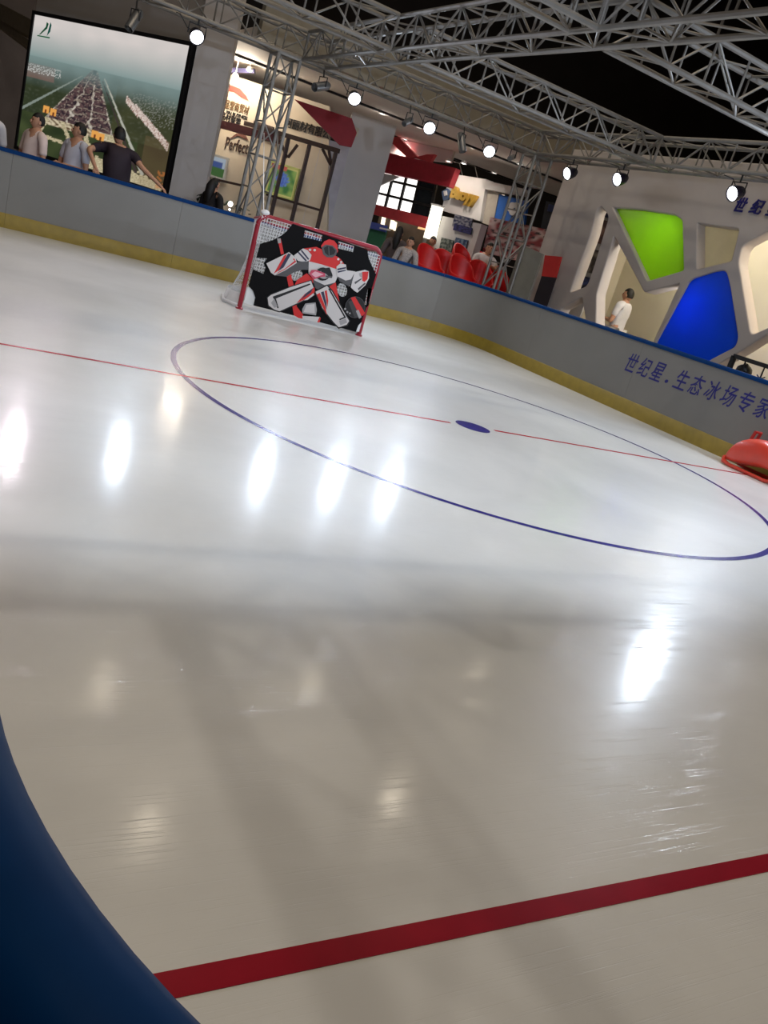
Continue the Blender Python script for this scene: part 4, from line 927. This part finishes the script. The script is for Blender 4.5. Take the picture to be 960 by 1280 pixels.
# ------------------------------------------------------------------ red skating aid at the right edge
M_aid = mat('aid_red', srgb(214, 66, 48), .38, var=.06, coat=.2)
aid = thing('skating_aid', 'orange-red plastic skating aid with handle at the right edge', 'skating aid', (8.87, 6.35, .002))
ab = V(aid.location); dirf = V((0, -1, 0)); sd = V((-1, 0, 0))
def aidp(l, w_, h): return ab + dirf*(l-.34) + sd*w_ + Z*h
prof = [(0.0, .05, .13, .10), (.05, .05, .21, .15), (.12, .05, .33, .19), (.24, .06, .41, .20), (.40, .10, .45, .20), (.55, .14, .44, .19), (.70, .13, .36, .17), (.80, .12, .24, .12)]   # length, underside, top, half width
vs, n = [], 16
for l, lo_, hi, hw in prof:
    for k in range(n):
        a = 2*PI*k/n; ca, sa = math.cos(a), math.sin(a); ca = math.copysign(abs(ca)**.6, ca); sa = math.copysign(abs(sa)**.6, sa)
        vs.append(aidp(l, ca*hw, (lo_+hi)/2+sa*(hi-lo_)/2))
fs = [(j*n+k, j*n+(k+1) % n, (j+1)*n+(k+1) % n, (j+1)*n+k) for j in range(len(prof)-1) for k in range(n)] + [tuple(range(n)), tuple(range((len(prof)-1)*n, len(prof)*n))]
o = MB().add(vs, fs).build('body', M_aid, aid, True); md = o.modifiers.new('sub', 'SUBSURF'); md.levels = md.render_levels = 1
for s_ in (-1, 1): MB().tube([aidp(.03, s_*.12, .09), aidp(.05, s_*.15, .04), aidp(.15, s_*.16, .022), aidp(.70, s_*.16, .022), aidp(.80, s_*.14, .06), aidp(.78, s_*.12, .15)], [.03, .03, .022, .022, .03, .03], 8).build('runner', M_aid, aid, True)
MB().tube([aidp(.22, -.05, .38), aidp(.24, -.05, .485), aidp(.24, .05, .485), aidp(.22, .05, .38)], .022, 8).build('handle', mat('aid_dark_red', srgb(170, 40, 34), .4), aid, True)

# ------------------------------------------------------------------ people
M_skin = mat('skin', srgb(196, 146, 118), .55, var=.05); M_hair = mat('black_hair', srgb(22, 18, 18), .6); M_eye = mat('eye_dark', srgb(20, 16, 16), .2)
M_jean = mat('dark_trousers', srgb(40, 42, 54), .8); M_shoe = mat('shoe', srgb(40, 36, 36), .6)
def skin_mesh(nodes, edges, radii, name, levels=2):
    me = bpy.data.meshes.new(name); me.from_pydata([tuple(p) for p in nodes], edges, []); o = bpy.data.objects.new(name, me); COL.objects.link(o)
    md = o.modifiers.new('skin', 'SKIN'); md.use_smooth_shade = True
    for i, sv in enumerate(me.skin_vertices[0].data): rr = radii[i]; sv.radius = rr if isinstance(rr, tuple) else (rr, rr); sv.use_root = (i == 0)
    sb = o.modifiers.new('sub', 'SUBSURF'); sb.levels = sb.render_levels = levels
    return eval_mesh(o, name)
def person(label, head, floor_z, face, shirt, hands, elbows, lean=V((0, 0, 0)), look=None, seated=False, hair='short', pants=None, sleeve=.75, bulk=1.0):
    """head: world centre of the head; face: plan direction the chest points; hands / elbows: {-1: left, 1: right} world points; lean: pelvis offset from below the head"""
    head = V(head); f = V((face[0], face[1], 0)).normalized(); r = f.cross(Z); k = (head.z-floor_z)/(1.22 if seated else 1.62); k = max(.82, min(1.12, k))
    pel = V((head.x, head.y, floor_z+(.50 if seated else .95)*k)) + lean
    neck = head - Z*(.165*k) - (head-pel).to_2d().to_3d()*.22; chest = pel.lerp(neck, .62)
    th = thing('person', label, 'person', (pel.x, pel.y, floor_z), 'people behind the boards'); o = V(th.location)
    sh = {s: neck - Z*.05*k + r*(s*.19*k*bulk) for s in (-1, 1)}
    hip = {s: pel - Z*.03 + r*(s*.10*k) for s in (-1, 1)}
    knee = {s: (hip[s]+f*.42*k+r*s*.04 if seated else V((hip[s].x+r.x*s*.02, hip[s].y+r.y*s*.02, floor_z+.50*k))+f*.03) for s in (-1, 1)}
    ank = {s: V((knee[s].x, knee[s].y, floor_z+.075)) - f*.02 for s in (-1, 1)}; toe = {s: ank[s]+f*.17-Z*.045 for s in (-1, 1)}
    nd = [pel, chest, neck, neck+Z*.06*k, head-Z*.04*k]; ed = [(0, 1), (1, 2), (2, 3), (3, 4)]; rd = [(.15*k, .11*k), (.155*k, .11*k), .075*k, .055*k, .05*k]
    for s in (-1, 1):
        i = len(nd); hd = V(hands[s]); el = V(elbows[s]); wr = hd+(el-hd).normalized()*.07
        nd += [sh[s], el, wr, hd]; rd += [.062*k, .043*k, .027*k, (.036*k, .02*k)]; ed += [(2, i), (i, i+1), (i+1, i+2), (i+2, i+3)]
        i = len(nd); nd += [hip[s], knee[s], ank[s], toe[s]]; rd += [.088*k, .06*k, .04*k, .035*k]; ed += [(0, i), (i, i+1), (i+1, i+2), (i+2, i+3)]
    me = skin_mesh([p-o for p in nd], ed, rd, 'body')
    # head and fingers joined into the body mesh
    lk = V((look[0], look[1], 0)).normalized() if look else f; lr = lk.cross(Z); rot = Matrix(((lr.x, lk.x, 0), (lr.y, lk.y, 0), (0, 0, 1)))
    def hshape(p):
        q = p.copy()
        if p.z < 0: q.x *= 1-.28*(-p.z)**1.5; q.y += .10*(-p.z)*(1 if p.y > 0 else .2)
        if p.y > .3 and -.15 < p.z < .25: q.y -= .06*(1-abs(p.x))
        return q
    hb = MB().ellipsoid(head-o, (.077*k, .096*k, .118*k), 18, 14, hshape, rot)
    hb.ellipsoid(head-o+lk*.098*k-Z*.012*k, (.013*k, .018*k, .026*k), 8, 6, None, rot)
    hb.ellipsoid(head-o+lk*.090*k-Z*.052*k, (.026*k, .010*k, .008*k), 8, 5, None, rot)
    for s in (-1, 1): hb.ellipsoid(head-o+lr*s*.080*k-lk*.005-Z*.01*k, (.010, .022, .032), 8, 6, None, rot)
    for s in (-1, 1):
        hd = V(hands[s])-o; d = (hd-(V(elbows[s])-o)).normalized(); sd_ = d.cross(Z); sd_ = sd_.normalized() if sd_.length > .1 else r
        for q, (w_, ln) in enumerate(((-.030, .066), (-.011, .078), (.010, .074), (.029, .058))):
            b0_ = hd+sd_*w_*k; b1 = b0_+d*ln*.55*k-Z*.006; b2 = b0_+d*ln*k*.95-Z*.026; hb.tube([b0_-d*.02, b1, b2], [.0095, .009, .0075], 6)
        hb.tube([hd-d*.03-sd_*s*.03*k, hd+d*.01-sd_*s*.055*k-Z*.01, hd+d*.045-sd_*s*.05*k-Z*.02], [.012, .010, .008], 6)
    bm = bmesh.new(); bm.from_mesh(me); t = hb.mesh('tmp', smooth=True); bm.from_mesh(t)
    for fc in bm.faces: fc.smooth = True
    bm.to_mesh(me); bm.free(); bpy.data.meshes.remove(t)
    body = addmesh('body', me, M_skin, th)
    for s in (-1, 1): addmesh('eye', MB().ellipsoid(head-o+lk*.086*k+lr*s*.030*k+Z*.012*k, (.012, .008, .008), 8, 5, None, rot).mesh('eye', smooth=True), M_eye, th)
    # shirt: torso and sleeves a little wider than the body
    nd2 = [pel-Z*.16, pel.lerp(chest, .5), chest, neck-Z*.015]; rd2 = [(.172*k*bulk, .135*k*bulk), (.168*k*bulk, .13*k*bulk), (.185*k*bulk, .135*k*bulk), .098*k]; ed2 = [(0, 1), (1, 2), (2, 3)]
    for s in (-1, 1):
        i = len(nd2); el = V(elbows[s]); nd2 += [sh[s], sh[s].lerp(el, sleeve*.5), sh[s].lerp(el, sleeve)]; rd2 += [.080*k, .068*k, .064*k]; ed2 += [(3, i), (i, i+1), (i+1, i+2)]
    addmesh('shirt', skin_mesh([p-o for p in nd2], ed2, rd2, 'shirt'), shirt, th)
    nd3 = [pel-Z*.02]; rd3 = [(.160*k, .120*k)]; ed3 = []
    for s in (-1, 1):
        i = len(nd3); nd3 += [hip[s]-Z*.02, knee[s], ank[s]+Z*.03]; rd3 += [.104*k, .076*k, .060*k]; ed3 += [(0, i), (i, i+1), (i+1, i+2)]
    addmesh('trousers', skin_mesh([p-o for p in nd3], ed3, rd3, 'trousers'), pants or M_jean, th)
    for s in (-1, 1): addmesh('shoe', MB().ellipsoid(ank[s].lerp(toe[s], .45)-o-Z*.02, (.048, .135, .05), 12, 7, None, Matrix(((r.x, f.x, 0), (r.y, f.y, 0), (0, 0, 1)))).mesh('shoe', smooth=True), M_shoe, th)
    # hair
    hc = head-o+Z*.012*k-lk*.010*k
    def cap(p):
        q = p.copy(); front = p.y > .25 and p.z < .22+.25*abs(p.x)
        if front or p.z < -.55: q = q*.82
        return q
    hr = MB().ellipsoid(hc, (.087*k, .103*k, .122*k), 20, 14, cap, rot)
    if hair == 'long':
        hr.tube([hc-lk*.04+Z*.03, hc-lk*.085-Z*.06*k, hc-lk*.10-Z*.20*k, hc-lk*.10-Z*.36*k], [.07, .085, .08, .04], 10)
    addmesh('hair', hr.mesh('hair', smooth=True), M_hair, th)
    return th
def arms(head, f, kind, Yr=None):
    """everyday arm poses in the person's own frame"""
    h = V(head); f = V((f[0], f[1], 0)).normalized(); r = f.cross(Z)
    if kind == 'phone': return ({-1: h-Z*.52+f*.30-r*.06, 1: h-Z*.52+f*.30+r*.06}, {-1: h-Z*.55-r*.27+f*.02, 1: h-Z*.55+r*.27+f*.02})
    if kind == 'table': return ({-1: h-Z*.36+f*.34-r*.10, 1: h-Z*.36+f*.34+r*.12}, {-1: h-Z*.42-r*.28+f*.10, 1: h-Z*.42+r*.28+f*.10})
    return ({-1: h-Z*.88-r*.27+f*.08, 1: h-Z*.88+r*.27+f*.08}, {-1: h-Z*.58-r*.27, 1: h-Z*.58+r*.27})
FZ = -.021
M_pink = mat('shirt_pale_pink', srgb(236, 214, 208), .8); M_wht = mat('shirt_white', srgb(214, 212, 216), .8); M_plum = mat('shirt_dark_plum', srgb(40, 28, 40), .8); M_lav = mat('shirt_pale_grey', srgb(206, 206, 220), .8)
M_plaid = mat('shirt_check', srgb(176, 168, 166), .8, var=.3, scale=40); M_drk = mat('dress_black', srgb(26, 22, 24), .8); M_tau = mat('jacket_grey', srgb(96, 84, 84), .8)
h1 = gy(47, 152, 14.62); a = arms(h1, (-.85, -.5), 'phone'); person('person in pale pink shirt looking down at their hands before the screen', h1, FZ, (-.85, -.5), M_pink, *a, look=(-.95, -.3))
h2 = gy(99, 164, 14.62); a = arms(h2, (-.8, -.6), 'phone'); person('person in pale grey shirt, middle of three before the screen', h2, FZ, (-.8, -.6), M_lav, *a, look=(-1, .1))
h3 = gy(149, 170, 14.50)
person('person in dark plum T-shirt leaning back on the rail with stretched arm', h3, FZ, (.25, .97), M_plum, {-1: V((2.30, 14.06, 1.115)), 1: gy(203, 236, 14.03)+Z*.01}, {-1: gy(111, 186, 14.34), 1: gy(176, 208, 14.25)}, lean=V((.05, -.16, 0)), look=(-.2, 1), bulk=1.28)
h0 = gy(-12, 135, 14.62); a = arms(h0, (.3, -1), 'down'); person('person in white shirt cut off by the left photo edge', h0, FZ, (.3, -1), M_wht, *a)
h4 = gy(269, 231, 15.2); a = arms(h4, (.8, .5), 'down'); person('person in black seen from behind near the lit cream stand', h4, FZ, (.8, .5), M_drk, *a, hair='long', pants=M_drk)
h5 = gy(513, 303, 15.25); a = arms(h5, (-.7, -.7), 'phone'); w5 = person('person in checked shirt with dark shoulder strap by the goal', h5, FZ, (-.7, -.7), M_plaid, *a, hair='short')
o5 = V(w5.location); MB().tube([h5+V((.10, -.08, -.19)), h5+V((.0, -.17, -.36)), h5+V((-.12, -.15, -.55))], .018, 6).build('strap', M_black, w5, True)
h6 = gy(499, 291, 15.8); a = arms(h6, (.6, .8), 'down'); person('person in grey jacket turned away behind the goal corner', h6, FZ, (.6, .8), M_tau, *a, hair='long')
h7 = gy(541, 302, 18.6); a = arms(h7, (-.4, -.9), 'down'); person('person in grey top standing behind the leftmost red chair', h7, FZ, (-.4, -.9), M_tau, *a)
h8 = gy(612, 311, 16.95); fd = (-.45, -.9); a = arms(h8, fd, 'table'); person('person in white shirt seated and bending over the low table', h8, .42, fd, M_wht, *a, lean=V((-.06, .24, 0)), look=(-.5, -.9), seated=True)
h9 = gx(785, 369, 12.0); a = arms(h9, (-.3, .9), 'phone'); person('person in white clothes inside the lattice stand', h9, FZ, (-.3, .9), M_wht, *a, look=(-.4, .9), pants=mat('trousers_pale', srgb(190, 186, 180), .8))

# ------------------------------------------------------------------ dark planter counter with tiny lights left of the column
cb = gy(276, 262, 15.9); cn = thing('light_counter', 'dark leafy counter dotted with tiny bright bulbs beside the left column', 'counter', (cb.x, 15.9, FZ))
MB().box((cb.x, 15.9, .50), (1.0, .45, 1.04)).build('body', mat('counter_dark', srgb(38, 36, 34), .7), cn)
lv = MB()
for k in range(70):
    x, y, z = cb.x+random.uniform(-.5, .5), 15.9+random.uniform(-.2, .2), 1.02+random.uniform(0, .14); a = random.uniform(0, 6.3); d = V((math.cos(a), math.sin(a), random.uniform(.2, 1))).normalized()*.10; t = d.cross(Z).normalized()*.03
    lv.add([V((x, y, z)), V((x, y, z))+d*.5+t, V((x, y, z))+d, V((x, y, z))+d*.5-t], [(0, 1, 2, 3)])
lv.build('foliage', mat('leaf_dark', srgb(34, 48, 30), .6), cn)['kind'] = 'stuff'
for px, py, r_ in ((270, 252, .022), (278, 253, .016), (288, 255, .045), (262, 249, .016), (287, 262, .018)):
    p = gy(px, py, 15.62); MB().ellipsoid(p, (r_, r_, r_), 10, 6).build('bulb', M_down, cn); MB().tube([p, (p.x, 15.7, 1.0)], .005, 5).build('wire', M_black, cn)

# added unseen tube lamps that brighten the coloured lattice panels from behind
for k, (key, e, nm) in enumerate((('green', 24, 'green'), ('blue', 24, 'blue'))):
    cy = sum(p.x for p in hp[key])/len(hp[key]); cz = max(p.y for p in hp[key])-(.15, .55)[k]; p = V((LX+(.75, .5)[k], cy+(0, .45)[k], cz))
    th = thing('added_tube_lamp', 'added tube lamp brightening the %s lattice panel from behind' % nm, 'lamp', p, 'added tube lamps behind the lattice panels')
    MB().tube([p-Y*.3, p+Y*.3], .02, 8).build('tube', M_down, th, True); MB().box(p+Z*.035, (.06, .64, .03)).build('holder', M_lwhite, th)
    for s_ in (-.25, .25): MB().tube([p+Y*s_+Z*.04, V((p.x, p.y+s_, 3.895))], .008, 5).build('wire', M_black, th)
    ld = bpy.data.lights.new('tube', 'POINT'); ld.energy = e; ld.color = (1, .97, .92); ld.shadow_soft_size = .12
    lo = bpy.data.objects.new('lamp_light', ld); COL.objects.link(lo); lo.parent = th; lo.location = (0, 0, -.14)
